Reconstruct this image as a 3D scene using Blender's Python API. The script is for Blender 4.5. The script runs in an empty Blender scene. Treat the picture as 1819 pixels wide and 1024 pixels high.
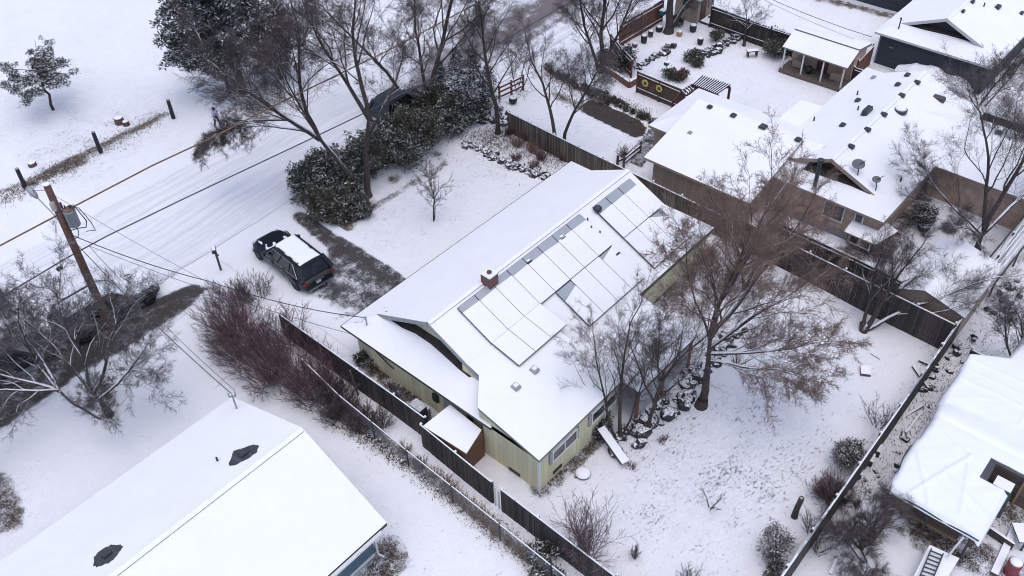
import bpy, math, random
import numpy as np
from mathutils import Vector, Matrix, noise
# ------------------------------------------------------------ camera, world, sun
sc = bpy.context.scene
H = 36.0; FPX = 1647.5
PITCH, ROLL, YAW = math.radians(42.53), math.radians(-1.98745), math.radians(-47.411)
MC = Matrix.Rotation(YAW, 3, 'Z') @ Matrix.Rotation(math.pi/2-PITCH, 3, 'X') @ Matrix.Rotation(ROLL, 3, 'Z')
cam_d = bpy.data.cameras.new('camera'); cam = bpy.data.objects.new('camera', cam_d)
sc.collection.objects.link(cam); sc.camera = cam
cam.matrix_world = Matrix.Translation((0, 0, H)) @ MC.to_4x4()
cam_d.sensor_width = 36.0; cam_d.lens = FPX/1819*36.0; cam_d.clip_end = 2000; cam_d.clip_start = 0.5
w = bpy.data.worlds.new('World'); sc.world = w; w.use_nodes = True
wn = w.node_tree.nodes; bg = wn['Background']; sky = wn.new('ShaderNodeTexSky')
sky.sky_type = 'NISHITA'; sky.sun_disc = False
SUN_EL, SUN_AZ = math.radians(80), math.radians(215)
sky.sun_elevation = SUN_EL; sky.sun_rotation = SUN_AZ
sky.air_density = 1.0; sky.dust_density = 2.5; sky.ozone_density = 2.5
w.node_tree.links.new(sky.outputs[0], bg.inputs[0]); bg.inputs[1].default_value = 0.15
sl = bpy.data.lights.new('sun', 'SUN'); sl.energy = 0.9; sl.angle = math.radians(100); sl.color = (1.0, .965, .94)
so = bpy.data.objects.new('sun', sl); sc.collection.objects.link(so)
so.rotation_euler = (math.pi/2-SUN_EL, 0, math.pi-SUN_AZ)
vs = sc.view_settings; vs.view_transform = 'Standard'; vs.look = 'None'; vs.gamma = 1; vs.exposure = 0.39
vs.use_curve_mapping = False
sc.cycles.filter_width = 1.0
# ------------------------------------------------------------ pixel helpers (photo pixels -> real ground points)
def at(px, py, z=0.0):
    d = MC @ Vector(((px-910)/FPX, -(py-512)/FPX, -1.0)); t = (H-z)/-d.z
    return Vector((d.x*t, d.y*t, z))
def height_at(p, py):
    lo, hi = -1.0, 25.0; Mi = MC.transposed()
    for _ in range(30):
        m = (lo+hi)/2; c = Mi @ Vector((p[0], p[1], m-H))
        if 512-FPX*c.y/-c.z > py: lo = m
        else: hi = m
    return lo
# ------------------------------------------------------------ materials
MATS = {}
def newmat(name):
    m = bpy.data.materials.new(name); m.use_nodes = True; nt = m.node_tree
    return m, nt, nt.nodes['Principled BSDF'], nt.links
def N(nt, t, **k):
    n = nt.nodes.new(t)
    for a, b in k.items():
        if a.startswith('i_'): n.inputs[a[2:].replace('_', ' ')].default_value = b
        else: setattr(n, a, b)
    return n
def ramp(nt, links, src, stops):
    r = nt.nodes.new('ShaderNodeValToRGB'); e = r.color_ramp.elements
    while len(e) < len(stops): e.new(.5)
    for i, (p, c) in enumerate(stops):
        e[i].position = p; e[i].color = c if len(c) == 4 else (*c, 1)
    links.new(src, r.inputs[0]); return r
def math_(nt, links, op, a, b=None, c=None, clamp=False):
    m = nt.nodes.new('ShaderNodeMath'); m.operation = op; m.use_clamp = clamp
    for i, v in enumerate((a, b, c)):
        if v is None: continue
        if isinstance(v, (int, float)): m.inputs[i].default_value = v
        else: links.new(v, m.inputs[i])
    return m.outputs[0]
def mix(nt, links, f, a, b):
    m = nt.nodes.new('ShaderNodeMix'); m.data_type = 'RGBA'
    if isinstance(f, (int, float)): m.inputs[0].default_value = f
    else: links.new(f, m.inputs[0])
    for i, v in ((6, a), (7, b)):
        if isinstance(v, tuple): m.inputs[i].default_value = (*v[:3], 1)
        else: links.new(v, m.inputs[i])
    return m.outputs[2]
SNOW = (0.85, 0.845, 0.875)
def coords(nt): return N(nt, 'ShaderNodeNewGeometry').outputs['Position']
def noise_n(nt, links, scale, detail=4, rough=.6, src=None):
    n = N(nt, 'ShaderNodeTexNoise'); n.inputs['Scale'].default_value = scale
    n.inputs['Detail'].default_value = detail; n.inputs['Roughness'].default_value = rough
    links.new(src if src is not None else coords(nt), n.inputs['Vector']); return n.outputs['Fac']
def plain(name, col, rough=.7, var=.25, scale=6, metal=0.0, bump=0.0, snow=None, snow_n=.45):
    """colour with mottling; snow: amount lying on faces that look up (real accumulation)"""
    if name in MATS: return MATS[name]
    m, nt, b, L = newmat(name)
    f = noise_n(nt, L, scale)
    lo = tuple(c*(1-var) for c in col); hi = tuple(min(1, c*(1+var)) for c in col)
    c = ramp(nt, L, f, [(.3, lo), (.7, hi)]).outputs[0]
    if snow is not None:
        g = N(nt, 'ShaderNodeNewGeometry'); sx = N(nt, 'ShaderNodeSeparateXYZ'); L.new(g.outputs['Normal'], sx.inputs[0])
        f2 = noise_n(nt, L, 9, 3, .7)
        v = math_(nt, L, 'MULTIPLY_ADD', f2, snow_n*2, sx.outputs[2]); v = math_(nt, L, 'SUBTRACT', v, 1+snow_n-snow)
        v = math_(nt, L, 'MULTIPLY', v, 5.0, clamp=True)
        c = mix(nt, L, v, c, SNOW)
    L.new(c, b.inputs['Base Color']); b.inputs['Roughness'].default_value = rough; b.inputs['Metallic'].default_value = metal
    if bump:
        bn = N(nt, 'ShaderNodeBump'); bn.inputs['Strength'].default_value = bump; bn.inputs['Distance'].default_value = .03
        L.new(f, bn.inputs['Height']); L.new(bn.outputs[0], b.inputs['Normal'])
    MATS[name] = m; return m
def stripes(name, col, axis, per, dark=.55, rough=.8, var=.3, width=.12, colvar=None, snow=None):
    """boards / panels: a groove every `per` metres along a world axis ('x','y','z' or 'h' = x+y), each board its own tone"""
    if name in MATS: return MATS[name]
    m, nt, b, L = newmat(name); pos = coords(nt); s = N(nt, 'ShaderNodeSeparateXYZ'); L.new(pos, s.inputs[0])
    if axis == 'h': u = math_(nt, L, 'ADD', s.outputs[0], s.outputs[1])
    else: u = s.outputs['xyz'.index(axis)]
    u = math_(nt, L, 'DIVIDE', u, per); fl = math_(nt, L, 'FLOOR', u); fr = math_(nt, L, 'FRACT', u)
    wn_ = N(nt, 'ShaderNodeTexWhiteNoise'); wn_.noise_dimensions = '1D'; L.new(fl, wn_.inputs['W'])
    f = noise_n(nt, L, 3, 5, .7)
    t = math_(nt, L, 'MULTIPLY_ADD', wn_.outputs['Value'], .6, math_(nt, L, 'MULTIPLY', f, .5))
    lo = tuple(c*(1-var) for c in col); hi = tuple(min(1, c*(1+var)) for c in (colvar or col))
    c = ramp(nt, L, t, [(.15, lo), (.85, hi)]).outputs[0]
    g = math_(nt, L, 'LESS_THAN', fr, width)
    c = mix(nt, L, g, c, tuple(x*dark for x in col))
    if snow is not None:
        gg = N(nt, 'ShaderNodeNewGeometry'); sx = N(nt, 'ShaderNodeSeparateXYZ'); L.new(gg.outputs['Normal'], sx.inputs[0])
        v = math_(nt, L, 'GREATER_THAN', sx.outputs[2], 1-snow); c = mix(nt, L, v, c, SNOW)
    L.new(c, b.inputs['Base Color']); b.inputs['Roughness'].default_value = rough
    MATS[name] = m; return m
def snow_mat(name='roof_snow', col=(.86, .852, .87), rows=0.0, axis='x'):
    if name in MATS: return MATS[name]
    m, nt, b, L = newmat(name)
    f = noise_n(nt, L, .35, 3, .5); c = ramp(nt, L, noise_n(nt, L, .5, 6, .7), [(.3, tuple(x*.945 for x in col)), (.7, col)]).outputs[0]
    L.new(c, b.inputs['Base Color']); b.inputs['Roughness'].default_value = .75
    b.inputs['Subsurface Weight'].default_value = 0.0
    f2 = math_(nt, L, 'MULTIPLY_ADD', noise_n(nt, L, .9, 3, .5), 2.2, noise_n(nt, L, 5, 5, .65)); hsrc = f2
    if rows:
        s = N(nt, 'ShaderNodeSeparateXYZ'); L.new(coords(nt), s.inputs[0])
        u = math_(nt, L, 'FRACT', math_(nt, L, 'DIVIDE', s.outputs['xyz'.index(axis)], rows))
        u = math_(nt, L, 'LESS_THAN', u, .3); hsrc = math_(nt, L, 'MULTIPLY_ADD', u, .35, f2)
    bn = N(nt, 'ShaderNodeBump'); bn.inputs['Strength'].default_value = .35; bn.inputs['Distance'].default_value = .05
    L.new(hsrc, bn.inputs['Height']); L.new(bn.outputs[0], b.inputs['Normal'])
    MATS[name] = m; return m
def ground_mat(name, snow, bare, bare2, base_specks=.0, rough=.85, track=None, fine=1.0):
    """snow cover with what lies under it showing where attribute 'bare' is high; 'specks' = grass tips and leaves poking out"""
    m, nt, b, L = newmat(name)
    ab = N(nt, 'ShaderNodeAttribute', attribute_name='bare').outputs['Fac']
    asp = N(nt, 'ShaderNodeAttribute', attribute_name='specks').outputs['Fac']
    abr = N(nt, 'ShaderNodeAttribute', attribute_name='brown').outputs['Fac']
    f1 = noise_n(nt, L, 1.1*fine, 6, .72); f3 = noise_n(nt, L, 9, 4, .75); f4 = noise_n(nt, L, .25, 3, .5)
    c0 = ramp(nt, L, f4, [(.3, tuple(x*.96 for x in snow)), (.7, snow)]).outputs[0]
    fm = noise_n(nt, L, 1.9, 5, .75)      # thin snow with the turf greying it
    th = math_(nt, L, 'MULTIPLY', math_(nt, L, 'MULTIPLY_ADD', asp, 1.5, -.25, clamp=True), math_(nt, L, 'MULTIPLY_ADD', fm, 1.6, -.3, clamp=True))
    c0 = mix(nt, L, math_(nt, L, 'MULTIPLY', th, .42), c0, (.56, .555, .60))
    # under surface
    fu = noise_n(nt, L, 4, 6, .75)
    under = mix(nt, L, fu, bare, bare2)
    leaf = ramp(nt, L, f3, [(.3, (.02, .014, .01)), (.55, (.065, .034, .022)), (.75, (.15, .10, .075))]).outputs[0]
    under = mix(nt, L, abr, under, leaf)
    v = math_(nt, L, 'MULTIPLY_ADD', f1, 1.0, math_(nt, L, 'MULTIPLY_ADD', f3, .45, math_(nt, L, 'MULTIPLY_ADD', noise_n(nt, L, 20, 3, .85), .9, -.45)))
    t = math_(nt, L, 'MULTIPLY_ADD', ab, 1.05, -.02)
    d = math_(nt, L, 'SUBTRACT', t, math_(nt, L, 'MULTIPLY_ADD', v, 1.25, -.42))
    d = math_(nt, L, 'MULTIPLY', d, 5.0, clamp=True)
    c = mix(nt, L, d, c0, under)
    # specks
    mp = N(nt, 'ShaderNodeMapping'); L.new(coords(nt), mp.inputs[0]); mp.inputs['Rotation'].default_value = (0, 0, .6); mp.inputs['Scale'].default_value = (1, 1.7, 1)
    nn_ = noise_n(nt, L, 4.6, 7, .86, src=mp.outputs[0])
    cl_ = math_(nt, L, 'MULTIPLY_ADD', noise_n(nt, L, .55, 5, .75), 3.0, -.95, clamp=True)
    thr = math_(nt, L, 'MULTIPLY_ADD', math_(nt, L, 'MULTIPLY', asp, math_(nt, L, 'MULTIPLY_ADD', cl_, .8, .2)), -.135, .655)
    k = math_(nt, L, 'MULTIPLY', math_(nt, L, 'SUBTRACT', nn_, thr), 16.0, clamp=True)
    k = math_(nt, L, 'MULTIPLY', k, .85)
    sc_ = ramp(nt, L, noise_n(nt, L, 2.5, 2, .5), [(.35, (.10, .095, .085)), (.6, (.22, .19, .15))]).outputs[0]
    c = mix(nt, L, k, c, sc_)
    L.new(c, b.inputs['Base Color']); b.inputs['Roughness'].default_value = rough
    hb = math_(nt, L, 'MULTIPLY_ADD', noise_n(nt, L, 2.6, 6, .7), 1.0, math_(nt, L, 'MULTIPLY', math_(nt, L, 'MAXIMUM', d, k), -.5))
    if track:
        s = N(nt, 'ShaderNodeSeparateXYZ'); L.new(coords(nt), s.inputs[0])
        wob = noise_n(nt, L, .12, 2, .5)
        yy = math_(nt, L, 'MULTIPLY_ADD', wob, 1.6, s.outputs[1])
        cb = N(nt, 'ShaderNodeCombineXYZ'); L.new(math_(nt, L, 'MULTIPLY', s.outputs[0], .04), cb.inputs[0]); L.new(yy, cb.inputs[1])
        tn = N(nt, 'ShaderNodeTexNoise'); tn.inputs['Scale'].default_value = 2.2; tn.inputs['Detail'].default_value = 8; tn.inputs['Roughness'].default_value = .72; L.new(cb.outputs[0], tn.inputs['Vector'])
        hb = math_(nt, L, 'MULTIPLY_ADD', tn.outputs['Fac'], 2.0, hb)
        ct = ramp(nt, L, tn.outputs['Fac'], [(.38, (.84, .845, .86)), (.56, (1, 1, 1))]).outputs[0]
        mm = nt.nodes.new('ShaderNodeMix'); mm.data_type = 'RGBA'; mm.blend_type = 'MULTIPLY'; mm.inputs[0].default_value = 1
        L.new(c, mm.inputs[6]); L.new(ct, mm.inputs[7]); L.new(mm.outputs[2], b.inputs['Base Color'])
    bn = N(nt, 'ShaderNodeBump'); bn.inputs['Strength'].default_value = .75; bn.inputs['Distance'].default_value = .10
    hb = math_(nt, L, 'MULTIPLY_ADD', noise_n(nt, L, 11, 4, .7), .5, hb)
    L.new(hb, bn.inputs['Height']); L.new(bn.outputs[0], b.inputs['Normal'])
    return m
M_ROOF = snow_mat(); M_ROOF2 = snow_mat('roof_snow_rows', rows=.30, axis='x')
M_SNOWCAP = snow_mat('snow_cap', (.84, .855, .9))
M_GROUND = ground_mat('snowy_ground', (.865, .855, .88), (.12, .10, .07), (.26, .22, .16))
M_ROAD = ground_mat('snowy_road', (.855, .845, .875), (.115, .095, .095), (.24, .205, .205), track=True, fine=.5)
M_DRIVE = ground_mat('snowy_driveway', (.82, .815, .85), (.026, .024, .024), (.085, .083, .086))
M_DARKD = ground_mat('wet_asphalt', (.82, .815, .85), (.026, .023, .021), (.062, .055, .05))
def glassmat(name, col=(.03, .035, .045)):
    if name in MATS: return MATS[name]
    m, nt, b, L = newmat(name)
    f = noise_n(nt, L, 3, 3); c = ramp(nt, L, f, [(.35, tuple(x*.6 for x in col)), (.7, tuple(x*1.8 for x in col))]).outputs[0]
    L.new(c, b.inputs['Base Color']); b.inputs['Roughness'].default_value = .12; b.inputs['Specular IOR Level'].default_value = .6
    MATS[name] = m; return m
M_GLASS = glassmat('window_glass')
M_WHITE = plain('white_trim', (.62, .62, .6), .5, .1)
M_GREYTRIM = plain('grey_trim', (.30, .31, .32), .6, .12)
M_BARK = plain('bark', (.055, .043, .038), .95, .5, 7, bump=.8, snow=.20, snow_n=.35)
M_BARKW = plain('bark_snowy', (.055, .043, .039), .95, .5, 7, bump=.8, snow=.52, snow_n=.25)
M_TWIG = plain('twigs', (.085, .066, .064), .95, .35, 5, snow=.08, snow_n=.35)
M_TWIGR = plain('twigs_red', (.125, .072, .076), .95, .4, 4, snow=.08, snow_n=.4)
M_TWIGS = plain('twigs_snowy', (.075, .06, .062), .95, .35, 5, snow=.16, snow_n=.4)
M_TWIGB = plain('twigs_brown', (.19, .13, .105), .95, .35, 3, snow=.04, snow_n=.3)
M_ROCK = plain('basalt', (.035, .034, .038), .9, .5, 5, bump=1.0, snow=.20, snow_n=.40)
M_METAL = plain('grey_metal', (.30, .32, .34), .45, .15, 8, metal=.4)
M_BLACK = plain('black_plastic', (.02, .02, .022), .5, .2)
M_DKMETAL = plain('dark_metal', (.045, .05, .058), .45, .25, 8, metal=.3)
M_BRICK = None
# ------------------------------------------------------------ mesh building
rnd = random.Random(7)
def tag(o, label=None, cat=None, group=None, kind=None):
    if label: o['label'] = label
    if cat: o['category'] = cat
    if group: o['group'] = group
    if kind: o['kind'] = kind
    return o
def empty(name, loc, label=None, cat=None, group=None, rz=0):
    o = bpy.data.objects.new(name, None); sc.collection.objects.link(o); o.location = loc; o.rotation_euler[2] = rz
    o.empty_display_size = .2
    return tag(o, label, cat, group)
class MB:
    def __init__(s): s.v = []; s.f = []; s.m = []; s.mi = 0
    def add(s, vs_, fs):
        n = len(s.v); s.v += [tuple(p) for p in vs_]
        for f in fs: s.f.append(tuple(i+n for i in f)); s.m.append(s.mi)
        return s
    def box(s, c, d, rz=0, top=1.0):
        hx, hy, hz = d[0]/2, d[1]/2, d[2]/2; cs, sn = math.cos(rz), math.sin(rz); P = []
        for z, k in ((-hz, 1), (hz, top)):
            for x, y in ((-hx, -hy), (hx, -hy), (hx, hy), (-hx, hy)):
                x *= k; y *= k; P.append((c[0]+x*cs-y*sn, c[1]+x*sn+y*cs, c[2]+z))
        return s.add(P, [(0, 3, 2, 1), (4, 5, 6, 7), (0, 1, 5, 4), (1, 2, 6, 5), (2, 3, 7, 6), (3, 0, 4, 7)])
    def bar(s, a, b, wd, ht=None):
        """rectangular bar from a to b"""
        a, b = Vector(a), Vector(b); ht = ht or wd; d = (b-a).normalized()
        u = Vector((0, 0, 1)).cross(d)
        if u.length < .05: u = Vector((1, 0, 0))
        u.normalize(); v = d.cross(u); P = []
        for q in (a, b):
            for i, j in ((-1, -1), (1, -1), (1, 1), (-1, 1)): P.append(q+u*i*wd/2+v*j*ht/2)
        return s.add(P, [(0, 1, 2, 3), (7, 6, 5, 4), (0, 4, 5, 1), (1, 5, 6, 2), (2, 6, 7, 3), (3, 7, 4, 0)])
    def tube(s, pts, r, n=8, cap=True):
        rr = r if isinstance(r, (list, tuple)) else [r]*len(pts); pts = [Vector(p) for p in pts]; P = []
        u = None
        for i, p in enumerate(pts):
            d = (pts[min(i+1, len(pts)-1)]-pts[max(i-1, 0)]).normalized()
            if u is None:
                u = d.cross(Vector((0, 0, 1)))
                if u.length < .05: u = d.cross(Vector((1, 0, 0)))
            u = (u-d*u.dot(d)).normalized(); v = d.cross(u)
            for k in range(n):
                a = 2*math.pi*k/n; P.append(p+(u*math.cos(a)+v*math.sin(a))*rr[i])
        F = []
        for i in range(len(pts)-1):
            for k in range(n):
                k2 = (k+1) % n; F.append((i*n+k, i*n+k2, (i+1)*n+k2, (i+1)*n+k))
        if cap: F.append(tuple(reversed(range(n)))); F.append(tuple((len(pts)-1)*n+k for k in range(n)))
        return s.add(P, F)
    def slab(s, poly, t, side=1, vert=True):
        """plate whose top face is poly (counter-clockwise from above), thickness t; sides/bottom use material slot `side`"""
        n = len(poly); top = [Vector(p) for p in poly]; bot = [p-Vector((0, 0, t)) for p in top]
        k = s.mi; s.add(top+bot, [tuple(range(n))]); base = len(s.v)-2*n; s.mi = side
        s.f.append(tuple(base+n+i for i in reversed(range(n)))); s.m.append(side)
        for i in range(n):
            j = (i+1) % n; s.f.append((base+i, base+n+i, base+n+j, base+j)); s.m.append(side)
        s.mi = k; return s
    def lathe(s, c, prof, n=12):
        P = []; F = []
        for (r, z) in prof:
            for k in range(n):
                a = 2*math.pi*k/n; P.append((c[0]+r*math.cos(a), c[1]+r*math.sin(a), c[2]+z))
        for i in range(len(prof)-1):
            for k in range(n): F.append((i*n+k, i*n+(k+1) % n, (i+1)*n+(k+1) % n, (i+1)*n+k))
        F.append(tuple(reversed(range(n)))); F.append(tuple((len(prof)-1)*n+k for k in range(n)))
        return s.add(P, F)
    def build(s, name, mats, parent=None, smooth=False, bevel=0):
        me = bpy.data.meshes.new(name); o = bpy.data.objects.new(name, me)
        off = Vector((0, 0, 0)); q = parent
        while q is not None: off += q.location; q = q.parent
        me.from_pydata([tuple(Vector(p)-off) for p in s.v], [], s.f)
        for m in (mats if isinstance(mats, (list, tuple)) else [mats]): me.materials.append(m)
        me.polygons.foreach_set('material_index', s.m)
        if smooth: me.polygons.foreach_set('use_smooth', [True]*len(me.polygons))
        me.update(); sc.collection.objects.link(o)
        if parent is not None: o.parent = parent
        if bevel:
            b = o.modifiers.new('bevel', 'BEVEL'); b.width = bevel; b.segments = 2; b.limit_method = 'ANGLE'
        return o
def copy_tree(o, parent=None):
    c = o.copy(); sc.collection.objects.link(c)
    if parent is not None: c.parent = parent; c.matrix_parent_inverse = o.matrix_parent_inverse.copy()
    for ch in list(o.children): copy_tree(ch, c)
    return c
def np_mesh(name, V, F, mats, parent=None, off=(0, 0, 0), smooth=False):
    """V (n,3), F (m,k) arrays"""
    me = bpy.data.meshes.new(name); V = np.asarray(V, np.float32)-np.asarray(off, np.float32); F = np.asarray(F, np.int32)
    m, k = F.shape
    me.vertices.add(len(V)); me.vertices.foreach_set('co', V.ravel())
    me.loops.add(m*k); me.loops.foreach_set('vertex_index', F.ravel())
    me.polygons.add(m); me.polygons.foreach_set('loop_start', np.arange(0, m*k, k, dtype=np.int32))
    me.polygons.foreach_set('loop_total', np.full(m, k, np.int32))
    if smooth: me.polygons.foreach_set('use_smooth', np.ones(m, bool))
    me.update(calc_edges=True)
    for q in (mats if isinstance(mats, (list, tuple)) else [mats]): me.materials.append(q)
    o = bpy.data.objects.new(name, me); sc.collection.objects.link(o)
    if parent is not None: o.parent = parent
    return o
# ------------------------------------------------------------ ground and sheets
def hgt(x, y):
    """gentle lie of the land"""
    return .10*np.sin(x*.21+1.3)*np.sin(y*.17+.4)+.05*np.sin(x*.53+y*.31)+.03*np.sin(x*1.3-y*.9)
def sheet(name, x0, x1, y0, y1, res, mat, fn, dz=0.0, poly=None, kind='structure', xs=None, ys=None):
    xs = np.arange(x0, x1+res*.5, res) if xs is None else xs; ys = np.arange(y0, y1+res*.5, res) if ys is None else ys
    X, Y = np.meshgrid(xs, ys); Z = hgt(X, Y)+dz; nx, ny = len(xs), len(ys)
    bare, specks, brown, extra = fn(X, Y)
    Z = Z+extra
    V = np.stack([X, Y, Z], -1).reshape(-1, 3); i = np.arange(nx*ny).reshape(ny, nx)
    F = np.stack([i[:-1, :-1], i[:-1, 1:], i[1:, 1:], i[1:, :-1]], -1).reshape(-1, 4)
    if poly is not None:
        C = V[F].mean(1); keep = inside(C[:, 0], C[:, 1], poly); F = F[keep]
        u = np.unique(F); remap = np.zeros(len(V), int); remap[u] = np.arange(len(u)); V = V[u]; F = remap[F]
        bare, specks, brown = bare.ravel()[u], specks.ravel()[u], brown.ravel()[u]
    o = np_mesh(name, V, F, mat, smooth=True)
    for n_, a in (('bare', bare), ('specks', specks), ('brown', brown)):
        at_ = o.data.attributes.new(n_, 'FLOAT', 'POINT'); at_.data.foreach_set('value', np.asarray(a, np.float32).ravel())
    return tag(o, kind=kind)
def inside(x, y, poly):
    r = np.zeros(np.shape(x), bool); n = len(poly)
    for i in range(n):
        x0, y0 = poly[i][:2]; x1, y1 = poly[(i+1) % n][:2]
        if y0 == y1: continue
        c = ((y0 > y) != (y1 > y)) & (x < (x1-x0)*(y-y0)/(y1-y0)+x0); r ^= c
    return r
def blob(X, Y, px, py, rx, ry=None, ang=0.0, p=2):
    """soft spot around a photo pixel's ground point; radii in metres"""
    c = at(px, py); ry = ry or rx; dx, dy = X-c.x, Y-c.y; ca, sa = math.cos(ang), math.sin(ang)
    u, v = (dx*ca+dy*sa)/rx, (-dx*sa+dy*ca)/ry; return np.exp(-(u*u+v*v)**(p/2))
def segdist(X, Y, a, b):
    ax, ay, bx, by = a[0], a[1], b[0], b[1]; dx, dy = bx-ax, by-ay; t = np.clip(((X-ax)*dx+(Y-ay)*dy)/(dx*dx+dy*dy), 0, 1)
    return np.hypot(X-ax-t*dx, Y-ay-t*dy)
def line(X, Y, a, b, wd): return np.exp(-(segdist(X, Y, a, b)/wd)**2)
def ground_fn(X, Y):
    bare = np.zeros_like(X); br = np.zeros_like(X); sp = np.full_like(X, .45)
    g = lambda *a, **k: blob(X, Y, *a, **k)
    # speckled lawns
    sp += .42*g(1340, 830, 6, 4)+.25*g(1250, 760, 6)+.25*g(1080, 900, 4)
    sp += .38*g(800, 330, 6, 3.5)+.2*g(700, 400, 4)
    sp += .40*g(120, 290, 7, 3)+.30*g(250, 210, 7, 3)+.16*g(250, 60, 22, 14)+.2*g(60, 240, 8)
    sp += .25*g(1300, 180, 7)+.2*g(950, 200, 5)+.12*g(200, 880, 6)
    sp = np.where((X < 17) & (Y > 30), np.minimum(sp, .36+.3*g(20, 900, 3)), sp)
    # weedy strip behind the stone edging
    sp += .6*g(940, 260, 3.2, 2)
    # far shoulder with dead grass
    for a, b, v in (((0, 345), (140, 285), .55), ((120, 290), (290, 205), .75), ((60, 330), (150, 290), .5)):
        l = line(X, Y, at(*a), at(*b), .55); bare += v*l; br += .25*l
    # mulch along the back wall, under the eave and under shrubs
    for a, b, wd, v in (((962, 868), (1062, 776), .55, 1.25), ((655, 640), (735, 700), .7, 1.3), ((640, 385), (790, 290), .5, .6), ((1165, 530), (1255, 455), .8, 1.1),
                        ((1480, 455), (1560, 452), .7, 1.3), ((1560, 452), (1640, 350), .6, 1.2), ((1590, 890), (1720, 985), .55, 1.1), ((545, 615), (560, 640), .5, .5)):
        l = line(X, Y, at(*a), at(*b), wd); bare += v*l; br += l
    for px, py, r, v in ((600, 392, 1.0, 1.2), (682, 992, .75, 1.5), (668, 1015, .85, 1.4), (6, 895, .7, 1.3), (14, 925, .7, 1.2), (-5, 865, .7, 1.2),
                         (600, 390, 1.3, 1.2), (650, 352, .6, .9), (700, 318, .6, .9), (775, 275, .6, .8), (560, 350, 1.6, .8), (1760, 895, 1.2, .8), (1700, 970, 1.3, 1.0), (1120, 250, 1.2, .3),
                         (1175, 700, 1.2, .6), (1790, 60, 2.5, .5), (1640, 960, .8, .7), (400, 160, 3, .45)):
        l = g(px, py, r); bare += v*l; br += l
    # melt line and rubble along the chain-link fence
    l = line(X, Y, (16.9, 29, 0), (16.3, 12, 0), .45); bare += .62*l; br += .6*l
    l = line(X, Y, (12.9, 20), (12.9, 15), .4); bare += .28*l
    l = line(X, Y, at(1500, 940), at(1740, 560), .9); bare += .26*l; br += .1*l
    l = line(X, Y, at(1500, 455), at(1560, 440), .9); bare += .3*l
    # dead flower-bed rows beside the neighbour's drive
    for a, b in (((965, 120), (1085, 185)), ((1060, 160), (1165, 215)), ((985, 165), (1050, 200))):
        l = line(X, Y, at(*a), at(*b), .5); bare += .62*l
    l = line(X, Y, at(1085, 110), at(1120, 150), 1.0); bare += .2*l
    bare += .45*g(1780, 290, 2)+.35*g(1690, 520, 2)
    # strip at the foot of the dark houses
    for a, b in (((1790, 130), (1819, 100)), ((1450, -5), (1600, 35)), ((1560, 180), (1760, 150))):
        l = line(X, Y, at(*a), at(*b), .9); bare += .7*l; br += .5*l
    # worn tracks
    for a, b in (((1180, 790), (1300, 850)), ((1300, 850), (1345, 880))):
        sp += .15*line(X, Y, at(*a), at(*b), .6)
    ex = .18*np.exp(-((Y-6.0)/1.2)**2)*0
    # the strip between the two lots sinks a little; snow banked by the stone edging
    ex = ex-.12*line(X, Y, (16.9, 29, 0), (16.3, 12, 0), .5)+.10*line(X, Y, at(820, 262), at(985, 322), .7)
    return np.minimum(bare, .58+.08*np.tanh(bare)), np.clip(sp, 0, 1.2), np.clip(br, 0, 1), ex
xs = np.concatenate([[-1500, -600, -250, -110, -50, -25], np.arange(-10, 85, .3), [90, 110, 150, 250, 500, 900, 1500]])
ys = np.concatenate([[-1500, -600, -200, -80, -30, -10], np.arange(0, 100, .3), [105, 125, 160, 250, 500, 900, 1500]])
sheet('ground', 0, 0, 0, 0, .3, M_GROUND, ground_fn, xs=xs, ys=ys)
def road_fn(X, Y):
    bare = np.zeros_like(X); sp = np.full_like(X, .12)
    k = 1/(1+np.exp(-(X-40)/3.0)); tr = sum(np.exp(-((Y-c)/.55)**2)*a for c, a in ((45.1, .8), (46.6, .75), (48.6, .75), (50.0, .6)))
    bare += k*(.52+.30*tr)*np.exp(-((Y-47.6)/3.4)**4)+.35*np.exp(-((Y-47.2)/.8)**2)*(1/(1+np.exp(-(X-33)/2)))
    bare += .15*line(X, Y, at(0, 482), at(108, 410), .25)+.35*np.exp(-((Y-43.1)/.25)**2)*(1/(1+np.exp(-(X-46)/2)))
    e = np.minimum(Y-43.0, 51.7-Y); ex = -.05*np.clip(.5-e, 0, .5)
    return np.clip(bare, 0, 1.1), sp, np.zeros_like(X), ex
sheet('road', -10, 150, 43.0, 51.7, .3, M_ROAD, road_fn, dz=.06)
# driveway of the yellow house, the melted strip round the car
def P2(*pts): return [tuple(at(*p)[:2]) for p in pts]
dpoly = P2((447, 400), (537, 380), (700, 500), (650, 560), (610, 560), (470, 470), (395, 470))
dpoly = [(22.6, 29.0), (28.6, 29.0), (28.6, 43.1), (22.6, 43.1)]
def drive_fn(X, Y):
    a = line(X, Y, (25.4, 41.2), (25.0, 37), .62)+line(X, Y, (25.0, 37), (24.8, 29), .55)
    rear = (1/(1+np.exp((Y-36.6)/.35)))
    slush = rear*(.66-.08*np.sin(X*3.1+Y*.7))*(1/(1+np.exp(-(X-20.9)/.35)))
    bare = 1.3*a+slush+.5*blob(X, Y, 575, 480, 1.0)+.45*line(X, Y, (22.0, 36.6), (23.9, 36.4), .5)+.30*(np.abs(X-22.4) < 1.1)*(Y > 36)*(Y < 41)
    bare *= 1/(1+np.exp((Y-41.9)/.25))*1/(1+np.exp((X-25.75)/.12))
    return np.minimum(bare, .66+.10*a), np.full_like(X, .15), np.clip(.25*a, 0, 1), np.zeros_like(X)
sheet('driveway', 19.6, 26.2, 29, 42.8, .15, M_DRIVE, drive_fn, dz=.035)
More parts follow.
